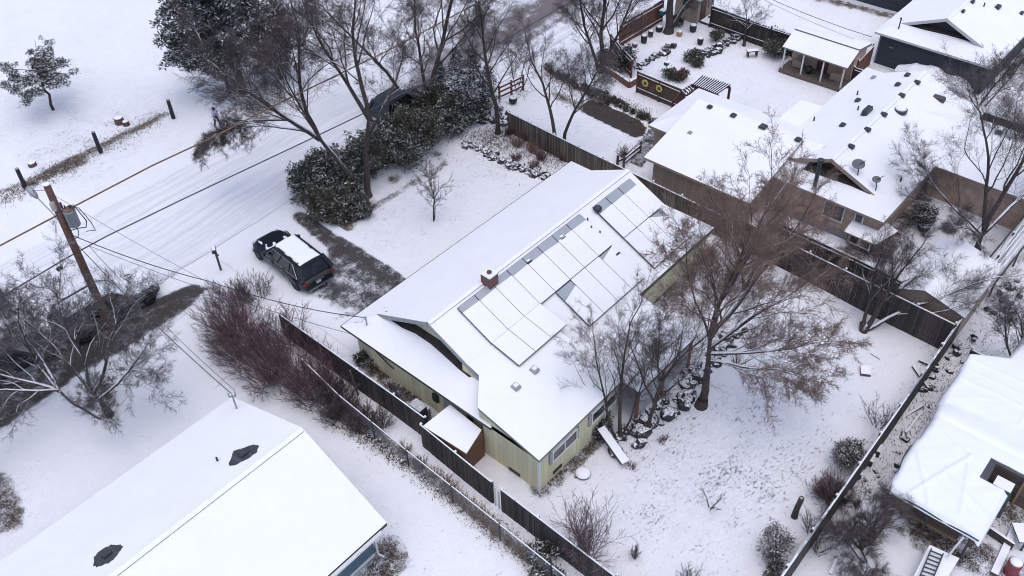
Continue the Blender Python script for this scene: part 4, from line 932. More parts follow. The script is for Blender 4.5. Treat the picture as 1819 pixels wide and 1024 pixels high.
def fine_twigs(sk, rng, m, ln, up):
    """last order of twigs, all at once"""
    src = [i for (k, s, g), it in list(sk.g.items()) if g == 1 and k in (3, 4) for i in it]
    if not src or not m: return
    A = np.array([i[0][0] for i in src]); Bm = np.array([i[0][1] for i in src]); Cc = np.array([i[0][-1] for i in src]); r = np.array([i[1][0] for i in src]); L_ = np.linalg.norm(Cc-A, axis=1)
    n = len(src); idx = np.repeat(np.arange(n), m); t = rng.random(len(idx))*.9+.1
    a, b, c = A[idx], Bm[idx], Cc[idx]; h = t < .5; p = np.where(h[:, None], a+(b-a)*(t*2)[:, None], b+(c-b)*((t-.5)*2)[:, None]); d = (c-a)/(L_[idx][:, None]+1e-6)
    v = rng.normal(size=p.shape); v -= d*(v*d).sum(1, keepdims=True); v /= np.linalg.norm(v, axis=1, keepdims=True); ang = (.6+.75*rng.random(len(idx)))[:, None]
    d2 = d*np.cos(ang)+v*np.sin(ang); ll = (np.maximum(L_[idx], .25)*ln*(.5+.9*rng.random(len(idx))))[:, None]; q1 = p+d2*ll*.5; d3 = d2+rng.normal(size=p.shape)*.3+[0, 0, up]; d3 /= np.linalg.norm(d3, axis=1, keepdims=True); q2 = q1+d3*ll*.5
    P = np.stack([p, q1, q2], 1); R0 = np.minimum(r[idx]*.8, .005); R_ = np.stack([R0, R0*.8, R0*.5], 1)
    sk.g.setdefault((3, 3, 2), []).extend(zip(P, R_)); sk.g[(3, 3, 1)] = sk.g.get((3, 3, 1), [])+sk.g.pop((3, 3, 2))
RT = np.array(MC @ Vector((1, 0, 0))); RT = RT*[1, 1, 0]; RT /= np.linalg.norm(RT)     # ground direction that runs right in the picture
UP = np.array([-RT[1], RT[0], 0])                                                     # and away from the camera
def dirv(r, u, z=1.0): v = RT*r+UP*u+np.array([0, 0, z]); return v/np.linalg.norm(v)
def B(px, py): p = at(px, py); return (p.x, p.y)
# T1: big spreading tree at the hedge, limbs sweeping left over the road
big = dict(rmin=.005, n=[8, 7, 6, 5], start=[.3, .2, .2, .15], len=[.6, .55, .5, .5], up=[.02, .04, .02, 0, 0], ang=[.55, .6, .65, .7], fine=2)
b = B(648, 352)
def lim(r, z, u=0.0): v = RT*r+UP*u; return (v[0], v[1], z)
S0 = dict(levels=0)
bare_tree('deciduous_tree', 'largest bare spreading tree, limbs sweeping left over the road from the evergreen hedge', b,
    [((0, 0), dirv(-.40, .05), 4.9, .27, S0), (('on', 0, .98), dirv(-.85, .12), 6.8, .16, dict(n=[10, 8, 7, 5])), (('on', 0, .98), dirv(-.30, .2), 7.4, .15, dict(n=[9, 8, 7, 5])), (('on', 0, .65), dirv(-.60, -.15), 6.6, .12, dict(n=[8, 7, 7, 5])),
     (('on', 1, .35), dirv(-1, 0, .22), 5.6, .085, dict(n=[11, 8, 6, 4], start=[.35, .2, .2, .1], up=[-.10, -.05, -.02, -.02, 0], len=[.34, .5, .5, .5])), (('on', 1, .12), dirv(-1, -.1, .35), 4.6, .075, dict(n=[8, 6, 6, 4], up=[-.07, -.03, -.02, 0, 0], len=[.4, .5, .5, .5])),
     ((.2, -.1), dirv(-.05, .05), 6.6, .24, S0), (('on', 6, .95), dirv(-.45, .2), 6.4, .14), (('on', 6, .98), dirv(.12, .15), 7.2, .15), (('on', 6, .7), dirv(.6, .1), 5.6, .09, dict(n=[7, 6, 6, 5]))], 11, big, bark=M_BARKW)
tall = dict(rmin=.005, n=[11, 7, 6, 4], start=[.35, .2, .2, .2], len=[.36, .55, .5, .5], fine=2, up=[.01, .07, .05, .02, 0], ang=[.6, .7, .75, .8])
bare_tree('deciduous_tree', 'tall bare tree with two close trunks rising from the evergreen hedge to the top edge', B(752, 215), [((0, 0), dirv(.05, .02), 12.5, .20), ((.5, .2), dirv(.12, -.02), 9.0, .15), (('on', 0, .35), dirv(.9, .1, .9), 4.5, .07)], 13, tall)
bare_tree('deciduous_tree', 'slender bare tree leaning left in front of the dark parked car', B(728, 190), [((0, 0), dirv(-.42, .05), 9.0, .15)], 14, tall)
bare_tree('deciduous_tree', 'single-stemmed bare tree beside the end of the red rail fence', B(885, 238), [((0, 0), dirv(.04, .0), 10.0, .17)], 15, tall)
bare_tree('deciduous_tree', 'bare V-forked tree growing against the grey board fence', B(992, 275), [((0, 0), dirv(-.06, .02), 7.0, .15, dict(n=[8, 6, 5, 4])), ((.2, -.1), dirv(.10, .03), 7.4, .14)], 16, dict(tall, len=[.42, .5, .5, .5], start=[.45, .2, .2, .2]))
bare_tree('young_tree', 'thin young tree alone on the snowy front lawn of the yellow house', B(771, 395), [((0, 0), dirv(0, .0), 3.9, .05, dict(n=[12, 4, 3, 2])), ((.12, .05), dirv(.05, 0), 3.2, .035)], 17, dict(n=[9, 4, 3, 2], levels=3, start=[.25, .2, .2, .2], ang=[.75, .6, .6, .6], len=[.38, .4, .4, .4], up=[0, .06, .03, 0, 0], rmin=.009, barkdepth=0))
bare_tree('deciduous_tree', 'tall bare tree reaching past the top edge in front of the cedar fence', B(1068, 130), [((0, 0), dirv(.05, .05), 8.5, .2), ((.4, .1), dirv(.25, .1), 7, .14), ((.1, .3), dirv(-.25, .05), 6.5, .14)], 18, dict(tall, len=[.5, .5, .5, .5], start=[.3, .2, .2, .2]))
bare_tree('deciduous_tree', 'thick snowy-barked tree beside the garden shed at the top edge', B(1188, 58), [((0, 0), dirv(.1, .05), 7.0, .34), ((.3, .1), dirv(.4, .1), 5, .2)], 19, tall, bark=M_BARKW)
bare_tree('shrub_tree', 'small twiggy tree behind the red rail fence', B(918, 160), [((0, 0), dirv(-.1, 0), 3.5, .05), ((.2, .1), dirv(.2, .1), 3.6, .05), ((.1, -.2), dirv(.5, .1), 3.2, .04)], 20, dict(levels=3, n=[6, 4, 3, 2], start=[.3, .2, .2, .2], len=[.45, .5, .5, .5]))
bare_tree('garden_tree', 'small bare tree in the terraced garden beside the far dark fence', B(1322, 80), [((0, 0), dirv(.02, .02), 2.2, .11, dict(n=[7, 6, 5, 3]))], 21, dict(len=[1.0, .55, .5, .5], n=[7, 6, 5, 3], start=[.6, .2, .2, .2], ang=[.8, .6, .6, .6], up=[.02, .02, .02, .02, 0]), bark=M_BARKW)
# T9: the big tree behind the yellow house
bt = B(1246, 722)
ctr = dict(n=[8, 6, 6, 4], start=[.3, .2, .2, .15], len=[.55, .55, .5, .5], up=[.02, .03, .01, 0, 0], ang=[.45, .5, .6, .7], fine=2)
r9 = bare_tree('deciduous_tree', 'big wide-crowned bare tree in the back yard, brown twigs over the rock edging', bt,
    [((0, 0), dirv(.06, 0), 4.5, .25, S0),
     (('on', 0, .88), dirv(-.06, .1), 6.8, .09, dict(n=[10, 6, 5, 4])), (('on', 0, .97), dirv(.22, .2), 6.9, .13, dict(n=[10, 6, 5, 4])), (('on', 0, .95), dirv(.20, -.15), 6.8, .09, dict(n=[9, 6, 5, 3])),
     (('on', 0, .93), dirv(.5, .2), 6.4, .11, dict(n=[10, 6, 5, 4])), (('on', 0, .82), dirv(.9, .15, .9), 5.6, .10, dict(n=[9, 6, 5, 4], up=[-.01, .0, 0, 0, 0])), 
     (('on', 0, .9), dirv(-.30, .15), 5.0, .06, dict(n=[8, 6, 5, 4])), (('on', 0, .75), dirv(1.3, -.15, .55), 5.0, .10, dict(n=[10, 6, 5, 4], up=[-.02, -.01, 0, 0, 0])), (('on', 0, .66), dirv(1.3, -.5, .35), 4.6, .08, dict(n=[10, 6, 5, 4], up=[-.01, -.01, 0, 0, 0]))], 30, dict(ctr, fine=2, rmin=.006, start=[.12, .15, .2, .15], len=[.5, .55, .5, .5]), bark=M_BARKW, twig=M_TWIGB)
bare_tree('deciduous_tree', 'dense brown-twigged bare tree between the long fence and the stucco house', B(1322, 515), [((0, 0), dirv(-.15, .1), 6.4, .10, dict(n=[9, 5, 5, 4])), ((.3, 0), dirv(.12, .1), 6.0, .10, dict(n=[8, 5, 5, 4]))], 31, dict(ctr, fine=2, rmin=.006, start=[.15, .15, .2, .15], len=[.45, .55, .5, .5]), twig=M_TWIGB)
cl = dict(n=[9, 5, 4, 3], start=[.28, .15, .2, .2], fine=2, len=[.42, .52, .5, .5], up=[.02, .07, .05, .02, 0], ang=[.5, .55, .6, .7])
bare_tree('deciduous_tree', 'bare multi-stemmed tree rising beside the plank by the back wall of the yellow house', B(1104, 778), [((0, 0), dirv(-.12, .05), 6.6, .10), ((-.1, .15), dirv(-.38, .1), 5.8, .07), ((.25, .1), dirv(.12, .1), 4.8, .06)], 32, cl)
bare_tree('deciduous_tree', 'slim bare tree with an upright crown growing in the rock edging behind the patio', B(1152, 762), [((0, 0), dirv(-.02, .03), 7.2, .11, dict(n=[11, 6, 4, 3])), (('on', 0, .28), dirv(-.35, .1), 4.6, .06), (('on', 0, .24), dirv(.28, .1), 4.6, .055)], 33, cl)
bare_tree('deciduous_tree', 'snow-limbed spreading tree in the back corner of the yard by the dark fences', B(1535, 588), [((0, 0), dirv(.35, .25, .8), 4.2, .15), ((0, .1), dirv(-.1, .3), 3.9, .12), ((.1, 0), dirv(1.0, .35, .5), 5.8, .13)], 34, dict(ctr, len=[.6, .5, .5, .5], up=[.0, -.01, -.02, 0, 0]), bark=M_BARKW, twig=M_TWIG)
bare_tree('deciduous_tree', 'large open bare tree beside the stucco house reaching over the wing roof', B(1732, 452), [((0, 0), dirv(.1, .1), 2.0, .22, dict(levels=0)), (('on', 0, .95), dirv(-.2, .25), 7.6, .13), (('on', 0, .95), dirv(.35, .35), 7.5, .15), (('on', 0, .8), dirv(.9, .2, .8), 5.8, .12), (('on', 0, .8), dirv(-.8, .35, .8), 5.0, .09), (('on', 0, .7), dirv(-.5, -.3, .5), 3.8, .09)], 36, dict(ctr, n=[8, 7, 6, 4]), bark=M_BARKW)
bare_tree('deciduous_tree', 'pale-limbed bare tree poking above the fence in front of the slate-blue house', B(1722, 225), [((0, 0), dirv(.05, 0), 4.6, .09), ((.1, 0), dirv(.35, .1), 5.2, .09)], 37, dict(tall, n=[9, 6, 5, 3], len=[.45, .5, .5, .5]), bark=M_BARKW)
bare_tree('deciduous_tree', 'bare tree at the right edge beyond the stucco house wing', B(1822, 330), [((0, 0), dirv(-.1, 0), 5.0, .12), ((.1, 0), dirv(-.5, .1), 4.6, .1)], 38, dict(ctr, n=[8, 6, 5, 4]))
bare_tree('deciduous_tree', 'bare tree above the tarpaulin shelter at the right edge', B(1808, 655), [((0, 0), dirv(-.15, .1), 3.6, .09), ((.1, 0), dirv(.3, .1), 3.6, .08), ((-.1, 0), dirv(-.6, .2), 3.2, .07)], 39, dict(ctr, n=[8, 6, 5, 3], len=[.6, .5, .5, .5]), twig=M_TWIGS)
M_BARKL = plain('bark_frosted', (.05, .04, .038), .95, .5, 7, bump=.8, snow=.58, snow_n=.45)
# left front trees
lf = dict(rmin=.0055, n=[8, 6, 5, 4], start=[.25, .2, .2, .15], len=[.6, .55, .5, .5], up=[.04, .02, 0, 0, 0], ang=[.6, .65, .7, .75], wob=[.12, .19, .2, .22, .22])
bare_tree('deciduous_tree', 'gnarled bare tree with white snowy limbs in front of the utility pole', B(195, 738), [((0, 0), dirv(-.05, .1), 2.2, .17, dict(levels=0)), (('on', 0, .95), dirv(-.1, .3), 5.2, .10), (('on', 0, .95), dirv(.6, .35, .8), 5.2, .10), (('on', 0, .9), dirv(-.5, .35), 5.0, .09), (('on', 0, .7), dirv(1.1, .15, .5), 4.2, .08), (('on', 0, .8), dirv(.3, -.5, .5), 2.6, .06)], 40, lf, bark=M_BARKL, twig=M_TWIGS)
bare_tree('deciduous_tree', 'gnarled bare tree spreading low to the left over the dark parking strip', B(182, 742), [((0, 0), dirv(-.9, .3, .7), 2.8, .14, dict(levels=0)), (('on', 0, .97), dirv(-.3, .35), 4.6, .09), (('on', 0, .9), dirv(-1.3, -.1, .6), 4.6, .09), (('on', 0, .95), dirv(-.7, -.6, .4), 3.8, .08), (('on', 0, .97), dirv(-.9, .6, .9), 4.4, .08)], 41, lf, bark=M_BARKL, twig=M_TWIGS)
bare_tree('deciduous_tree', 'bare branches reaching in at the left edge above the blue house', B(-60, 880), [((0, 0), dirv(.25, .1), 2.2, .06), ((0, 0), dirv(.5, .3), 2.2, .06)], 42, dict(lf, n=[6, 5, 4, 3]))
# shrubs
def shrub(name, label, px, py, hh, rr, seed, stems=16, n=(5, 4, 3), twig=None, spread=.5, group=None, lean=(0, 0), levels=3, rmin=.006, rs=.016, fine=2):
    rng = np.random.default_rng(seed); base = B(px, py); seed_ = seed; z0 = float(hgt(*base)); root = empty(name, (*base, z0), label, 'shrub', group); sk = Skel()
    q = dict(DEF); q.update(levels=levels-1, n=list(n)+[0], start=[.25, .2, .2, .2], ang=[.5, .6, .7, .7], len=[.5, .5, .5, .5], rr=[.6, .6, .6, .6], up=[.03, .03, .02, 0, 0], rmin=rmin, barkdepth=-1)
    for k in range(stems):
        a = rng.random()*6.28; s = spread*math.sqrt(rng.random()); d = np.array([math.cos(a)*s+lean[0], math.sin(a)*s+lean[1], 1.0])
        p = np.array([base[0]+math.cos(a)*rr*.35*s, base[1]+math.sin(a)*rr*.35*s, z0-.05]); grow(sk, rng, p, d, hh*.62*(.75+.4*rng.random()), rs, 0, q)
    fine_twigs(sk, rng, fine, .5, .3); skel_obj(sk, 1, 'stems', twig or M_TWIG, root); return root
# red-twigged hedge beside the drive
hp = [(395, 560, 2.9), (440, 590, 3.2), (420, 610, 2.4), (470, 620, 3.4), (505, 630, 3.2), (465, 650, 2.2), (520, 650, 2.4), (555, 655, 2.3), (415, 570, 2.4), (500, 580, 2.2), (545, 690, 1.9), (400, 510, 1.7), (440, 505, 1.6), (585, 685, 1.7), (600, 720, 1.4)]
for i, (x, y, h_) in enumerate(hp):
    where = ('nearest the driveway', 'in its upper half', 'in its middle', 'toward its lower end')[0 if y < 550 else 1 if y < 600 else 2 if y < 660 else 3]
    shrub('red_twig_shrub' if i < 9 else 'twiggy_shrub', 'bare red-brown twiggy bush in the overgrown hedge left of the driveway', x+14, y+30, h_*1.05, 2.2, 100+i, 34, (6, 5, 4), M_TWIGR if i < 11 else M_TWIG, .85, 'bushes of the overgrown red-brown hedge', lean=tuple(-.25*RT[:2]-.1*UP[:2]))
shrub('bare_bush', 'large bare bush of many upright stems by the bottom edge', 1047, 985, 3.2, 1.3, 130, 40, (5, 4, 3), M_TWIGR, .6)
shrub('bare_bush', 'small bare bush right of the large bush near the bottom edge', 1128, 992, 1.0, .5, 131, 12, (4, 3, 2), M_TWIG, .4)
shrub('bare_bush', 'wispy bare bush near the back fence above the two dense round bushes', 1560, 762, 1.7, .9, 132, 14, (4, 3, 2), M_TWIG, .8)
shrub('round_bush', 'dense purplish round bush, lower of the two by the back fence', 1476, 885, 1.3, 1.0, 133, 90, (6, 4, 3), M_TWIGR, 1.0)
shrub('bare_bush', 'wispy bush beside the black post stump near the back fence', 1440, 950, 1.7, .7, 134, 12, (4, 3, 2), M_TWIG, .5)
shrub('bare_bush', 'scrubby bush low against the back fence near the bottom edge', 1452, 985, 1.4, .7, 135, 10, (4, 3, 2), M_TWIG, .6)
shrub('bare_bush', 'thin twig cluster at the very bottom edge', 1225, 1035, 1.0, .7, 136, 14, (4, 3, 2), M_TWIG, .7)
shrub('small_tree', 'tiny bare sapling in the middle of the back lawn', 1262, 903, 1.9, .3, 137, 3, (4, 3, 2), M_TWIG, .6, rs=.03)
bare_tree('deciduous_tree', 'bare twisted tree over the woodpile roof beside the back fence', B(1530, 975), [((0, 0), dirv(-.2, .1), 1.8, .09), ((.1, 0), dirv(.4, -.1, .7), 2.2, .09), ((0, 0), dirv(.1, -.5, .5), 2.0, .07), ((0, 0), dirv(-.7, .2, .7), 2.0, .06)], 43, dict(lf, n=[7, 6, 5, 3], len=[.7, .5, .5, .5]))
shrub('bare_bush', 'bare bush against the side of the grey fence by the neighbour garage', 1108, 285, 1.3, .6, 138, 22, (4, 3, 2), M_TWIGR, .5)
for i, (x, y, h_, t_) in enumerate(((905, 240, .9, 0), (920, 262, 1.0, 1), (945, 272, 1.1, 1), (962, 285, 1.1, 0), (975, 268, 1.0, 0), (935, 250, .9, 0), (950, 300, .9, 0), (1000, 285, .8, 0), (918, 285, .8, 0), (968, 250, .9, 0))):
    shrub('weed_clump', 'dry brown weeds between the stone edging and the grey fence', x, y, h_, .8, 140+i, 45, (4, 3), plain('dry_weed', (.22, .14, .10), .9, .4) if t_ else M_TWIGR, .6, 'dry weeds by the stone edging', levels=2)
for i, (x, y) in enumerate(((588, 715), (600, 745), (640, 770), (680, 760), (700, 720), (750, 830), (800, 870), (830, 900), (860, 925), (905, 965), (720, 800), (775, 850), (815, 885), (845, 912), (880, 945), (930, 985), (950, 1000), (870, 935), (790, 862), (655, 745), (615, 735), (570, 690), (600, 700))):
    shrub('weed_clump', 'dead weeds growing along the foot of the chain-link fence', x, y, 1.3 if i < 5 or i > 18 else .75, .7, 160+i+(200 if i > 9 else 0), 26, (5, 4, 2) if i < 5 or i > 18 else (4, 3), M_TWIG if i < 6 or i > 18 else plain('straw_weed', (.30, .20, .12), .9, .35), .7, 'weeds along the chain-link fence', levels=3 if i < 5 or i > 18 else 2)
for i, (x, y, h_) in enumerate(((665, 660, .8), (690, 690, .8), (655, 625, .7), (1640, 420, .8), (1690, 440, .7), (1610, 470, .9), (1180, 785, .6), (1120, 830, .5), (1310, 650, 1.0), (1330, 620, 1.0))):
    shrub('bare_bush', ('low bare bush at the foot of the left wall of the yellow house', 'low bare bush in the stucco house yard', 'twiggy undergrowth by the rock edging')[0 if i < 3 else 1 if i < 6 else 2], x, y, h_, .5, 180+i, 16, (4, 3), M_TWIGR, .7, ('bushes at the left wall of the yellow house', 'bushes in the stucco house yard', 'undergrowth by the rock edging')[0 if i < 3 else 1 if i < 6 else 2], levels=2)
# evergreens ------------------------------------------------
def leafmat(name, lo, hi, snow, sn=.5):
    m, nt, b, L = newmat(name); g = N(nt, 'ShaderNodeNewGeometry'); s = N(nt, 'ShaderNodeSeparateXYZ'); L.new(g.outputs['Normal'], s.inputs[0])
    c = ramp(nt, L, noise_n(nt, L, 2.2, 5, .75), [(.3, lo), (.7, hi)]).outputs[0]
    f2 = math_(nt, L, 'ADD', math_(nt, L, 'MULTIPLY', noise_n(nt, L, 8.0, 4, .85), .6), math_(nt, L, 'MULTIPLY', noise_n(nt, L, 1.6, 2, .5), .4)); v = math_(nt, L, 'MULTIPLY_ADD', f2, sn*2, math_(nt, L, 'MULTIPLY', s.outputs[2], .7)); v = math_(nt, L, 'MULTIPLY', math_(nt, L, 'SUBTRACT', v, .7+sn-snow), 4.0, clamp=True)
    L.new(mix(nt, L, v, c, SNOW), b.inputs['Base Color']); b.inputs['Roughness'].default_value = .8; return m
M_JUN = leafmat('juniper_leaves', (.014, .017, .013), (.075, .075, .052), .20, .8)
M_JUN2 = leafmat('juniper_leaves_olive', (.022, .024, .014), (.10, .095, .06), .12, .8)
M_PINE = leafmat('pine_needles', (.014, .02, .018), (.06, .07, .062), .30, .75)
M_OLIVE = leafmat('olive_leaves', (.05, .052, .038), (.12, .115, .08), .10, .6)
def leaf_cloud(name, rng, centers, radii, n, size, mat, parent, flat=.8, hollow=.45, aspect=3.0, droop=0.0):
    """n slim two-faced sprigs spread through lumps; each lump denser at its skin"""
    C = np.array(centers, float); Rr = np.array(radii, float); w_ = Rr**2; w_ /= w_.sum(); k = rng.choice(len(C), n, p=w_)
    d = rng.normal(size=(n, 3)); d /= np.linalg.norm(d, axis=1, keepdims=True); rad = (hollow+(1-hollow)*rng.random(n)**.6)*(1+.18*rng.normal(size=n))
    p = C[k]+d*(Rr[k]*rad)[:, None]*np.array([1, 1, flat])
    ax = d+rng.normal(size=(n, 3))*.55+np.array([0, 0, .25-droop]); ax /= np.linalg.norm(ax, axis=1, keepdims=True)
    u = np.cross(ax, rng.normal(size=(n, 3))); u /= np.linalg.norm(u, axis=1, keepdims=True); L_ = size*(.6+.8*rng.random(n))[:, None]; W = L_/aspect*.5
    z = p[:, 2] < .05; p[z, 2] = .05+rng.random(z.sum())*.2
    V = np.stack([p-u*W*.5, p+ax*L_*.5-u*W, p+ax*L_, p+ax*L_*.5+u*W], 1).reshape(-1, 3); F = np.arange(4*n).reshape(n, 4)
    return np_mesh(name, V, F, mat, parent, parent.location)
def evergreen_shrub(name, label, px, py, w_, h_, seed, n=9000, size=.16, mat=None, group=None, lumps=14, cat='shrub', hollow=.35):
    rng = np.random.default_rng(seed); b_ = B(px, py); root = empty(name, (*b_, 0), label, cat, group); C = []; Rr = []
    for i in range(lumps):
        a = rng.random()*6.28; s = math.sqrt(rng.random())*w_*.68; z = h_*(.25+.5*rng.random())*(1-.4*s/w_)
        C.append((b_[0]+math.cos(a)*s, b_[1]+math.sin(a)*s, z)); Rr.append(h_*.26*(.5+.9*rng.random()))
    sk = Skel(); C2 = []; R2 = []
    for c, r in zip(list(C), list(Rr)):      # ragged shoots standing out of each lump
        for _ in range(5):
            d = rng.normal(size=3); d[2] = abs(d[2])+.5; d /= np.linalg.norm(d); e = np.array(c)+d*r*(1.25+.5*rng.random()); C2 += [np.array(c)+d*r, e]; R2 += [r*.28, r*.18]
    leaf_cloud('foliage', rng, C+C2, Rr+R2, n, size, mat or M_JUN, root, flat=.95, hollow=hollow)
    for c in C:
        sk.add([np.array([b_[0], b_[1], -.05]), np.array([(b_[0]+c[0])/2, (b_[1]+c[1])/2, c[2]*.35]), np.array(c)], [.06, .04, .015], 5, 0)
    skel_obj(sk, 0, 'stem', M_BARK, root); return root
ev = [(555, 350, 1.5, 2.4), (590, 385, 1.5, 2.2), (620, 340, 1.6, 2.6), (580, 320, 1.3, 2.2), (665, 305, 1.9, 2.8), (705, 290, 1.9, 2.8), (685, 262, 1.7, 2.0), (745, 262, 1.8, 2.9), (795, 232, 1.6, 2.4), (640, 385, .9, 1.1), (778, 210, 1.5, 2.6), (830, 215, 1.3, 1.7), (728, 245, 1.4, 1.9)]
for i, (x, y, w_, h_) in enumerate(ev):
    evergreen_shrub('evergreen_shrub', 'snow-dusted dark evergreen bush in the hedge between the road and the front lawn', x, y, w_, h_, 200+i, 17000, .17, (M_JUN, M_JUN2, M_JUN)[i % 3], 'evergreen bushes of the hedge by the road', 20)
M_FROST = leafmat('frosted_needles', (.014, .022, .02), (.05, .06, .05), .40, .7)
def conifer(name, label, px, py, h_, r_, seed, n=7000, mat=None, tiers=11, bare=.12, group=None, size=.15, lean=0, wisp=1.0, trunk_r=.1):
    rng = np.random.default_rng(seed); b_ = B(px, py); root = empty(name, (*b_, 0), label, 'tree', group); sk = Skel(); top = np.array([b_[0], b_[1], h_])+RT*lean
    base = np.array([b_[0], b_[1], -.1]); pts = [base+(top-base)*t for t in np.linspace(0, 1, 6)]; sk.add(pts, [trunk_r*(1-.85*t) for t in np.linspace(0, 1, 6)], 8, 0); C = []; Rr = []
    for i in range(tiers):
        t = bare+(1-bare)*(i+.3)/tiers; rr = r_*(1-t)**.75*wisp+.08; m = 5
        for j in range(m):
            a = i*1.3+j*2*math.pi/m+rng.normal()*.25; L_ = rr*(.75+.5*rng.random()); s0 = base+(top-base)*t; e = s0+np.array([math.cos(a)*L_, math.sin(a)*L_, .12*L_*rng.normal()+.15*L_])
            sk.add([s0, (s0+e)/2+[0, 0, .02], e], [.03, .02, .008], 4, 0)
            for f in (.45, .75, 1.0): C.append(s0+(e-s0)*f+[0, 0, .06]); Rr.append((.13+.10*r_*.3)*(1.25-.4*f))
    C.append(top); Rr.append(.15); leaf_cloud('foliage', rng, C, Rr, n, size, mat or M_FROST, root, flat=.75, hollow=.1); skel_obj(sk, 0, 'trunk', M_BARK, root); return root
conifer('young_conifer', 'tallest young conifer at the end of the evergreen hedge', 818, 205, 5.2, 1.15, 230, 6500)
conifer('young_conifer', 'young conifer with a snowy tip right of the tallest one in the hedge', 846, 198, 5.0, 1.1, 231, 6000)
conifer('young_conifer', 'small conifer at the right end of the evergreen hedge', 870, 200, 3.6, 1.0, 232, 4200)
conifer('young_conifer', 'small conifer between the twin-trunked bare tree and the tallest conifer', 788, 200, 4.0, .9, 233, 4000)
def pine(name, label, px, py, top_py, spread, seed, n, lumps, size=.22, mat=None, trunk_r=.2, bare=.3, lean=0., off=0., umb=False):
    rng = np.random.default_rng(seed); b_ = B(px, py); h_ = height_at(b_, top_py); root = empty(name, (*b_, 0), label, 'tree'); sk = Skel(); base = np.array([b_[0], b_[1], -.1]); top = base+np.array([0, 0, h_])+RT*lean
    pts = [base+(top-base)*t+rng.normal(size=3)*.06*(t > 0) for t in np.linspace(0, 1, 7)]; sk.add(pts, [trunk_r*(1-.8*t) for t in np.linspace(0, 1, 7)], 8, 0); C = []; Rr = []
    for i in range(lumps):
        t = bare+(1-bare)*rng.random(); a = rng.random()*6.28; L_ = spread*(.3+.7*rng.random()) if umb else spread*(.35+.65*rng.random())*math.sin(math.pi*min(1, (.25+.75*(1-t)))*.62+.1); s0 = base+(top-base)*t*.92
        e = s0+np.array([math.cos(a)*L_, math.sin(a)*L_, .28*L_+.2*rng.normal()])+RT*off; m = (s0+e)/2-[0, 0, .05*L_]; sk.add([s0, m, e], [trunk_r*.3, trunk_r*.2, .015], 5, 0)
        for f in (.55, .8, 1.0):
            c = s0+(e-s0)*f+rng.normal(size=3)*.22; C.append(c); Rr.append((.26 if umb else .38)*(.6+.7*rng.random())*(spread/3)**.5)
    leaf_cloud('foliage', rng, C, Rr, n, size, mat or M_PINE, root, flat=.6, hollow=.15, aspect=2.6); skel_obj(sk, 0, 'trunk', M_BARK, root); return root
pine('pine_tree', 'small flat-topped pine alone on the snowy field at the left edge', 96, 197, 108, 3.5, 240, 15000, 40, .14, trunk_r=.13, bare=.40, off=-.6, umb=True)
pine('pine_tree', 'largest dark pine at the top edge left of the big bare tree', 432, 165, -110, 3.9, 241, 42000, 120, .24, trunk_r=.3, bare=.22)
pine('pine_tree', 'dark pine behind the bare tree limbs, its thin trunk left of the largest pine', 408, 165, -40, 3.4, 242, 26000, 80, .24, trunk_r=.14, bare=.2, off=-.9)
pine('pine_tree', 'dark pine half hidden behind the big bare tree limbs', 500, 140, 20, 2.2, 243, 12000, 40, .22, trunk_r=.14, bare=.2)
M_BRN = leafmat('brown_grey_leaves', (.045, .036, .03), (.12, .095, .075), .22, .7)
evergreen_shrub('round_bush', 'dense snow-dusted brown round bush, upper of the two by the back fence', 1503, 825, .95, 1.4, 250, 7000, .11, M_BRN, None, 12)
evergreen_shrub('round_bush', 'brownish leafy bush in the lower yard near the bottom edge', 1375, 985, .9, 1.7, 251, 4200, .10, M_BRN, None, 12)
evergreen_shrub('round_bush', 'grey-green bush cut by the bottom edge', 1370, 1020, .6, .5, 252, 1200, .11, M_OLIVE, None, 6)
evergreen_shrub('evergreen_shrub', 'dark snow-flecked ivy bush beside the fence at the bottom edge', 975, 1012, 1.3, .9, 253, 5000, .15, M_JUN, None, 12)
evergreen_shrub('evergreen_shrub', 'dark snow-flecked shrub at the left corner of the yellow house', 645, 645, .5, .9, 254, 2000, .14, M_JUN, None, 6)
evergreen_shrub('evergreen_shrub', 'dark leafy shrub against the back wall of the yellow house by the plank', 1066, 765, .6, 1.0, 255, 2500, .13, M_JUN, None, 8)
evergreen_shrub('evergreen_shrub', 'dark shrub at the left end inside the brick planter', 1078, 115, .7, 1.5, 256, 2500, .18, M_JUN, None, 8)
evergreen_shrub('evergreen_shrub', 'dark shrub at the right end inside the brick planter', 1107, 125, .8, 1.8, 257, 3000, .18, M_JUN, None, 8)
evergreen_shrub('evergreen_shrub', 'leafy bush beside the porch cottage along the dark fence', 1378, 95, 1.2, 1.6, 258, 3000, .18, M_OLIVE, None, 9)
evergreen_shrub('garden_bush', 'spiky grey-green bush at the lower end of the boulder row in the garden', 1238, 112, 1.0, 1.2, 259, 3000, .2, M_OLIVE, None, 9)
evergreen_shrub('garden_bush', 'brown round bush inside the fence with the sunflower plaques', 1213, 143, .6, 1.0, 260, 1800, .15, leafmat('brown_leaves', (.07, .04, .03), (.16, .10, .07), .05, .5), None, 7)
evergreen_shrub('garden_bush', 'grey bush left of the brown round one inside the garden fence', 1190, 140, .6, .9, 261, 1500, .15, M_OLIVE, None, 7)
evergreen_shrub('garden_bush', 'small round grey bush beyond the boulder row in the garden', 1272, 72, .7, .9, 262, 1500, .15, M_OLIVE, None, 7)
evergreen_shrub('evergreen_shrub', 'mossy green ivy clump at the foot of the gnarled tree', 192, 708, .45, 1.7, 263, 1500, .1, leafmat('moss_leaves', (.05, .055, .015), (.12, .12, .03), 0, .4), None, 6)
evergreen_shrub('garden_bush', 'snowy bush at the foot of the garden shed', 1203, 45, .6, 1.0, 264, 1500, .16, M_JUN, None, 7)
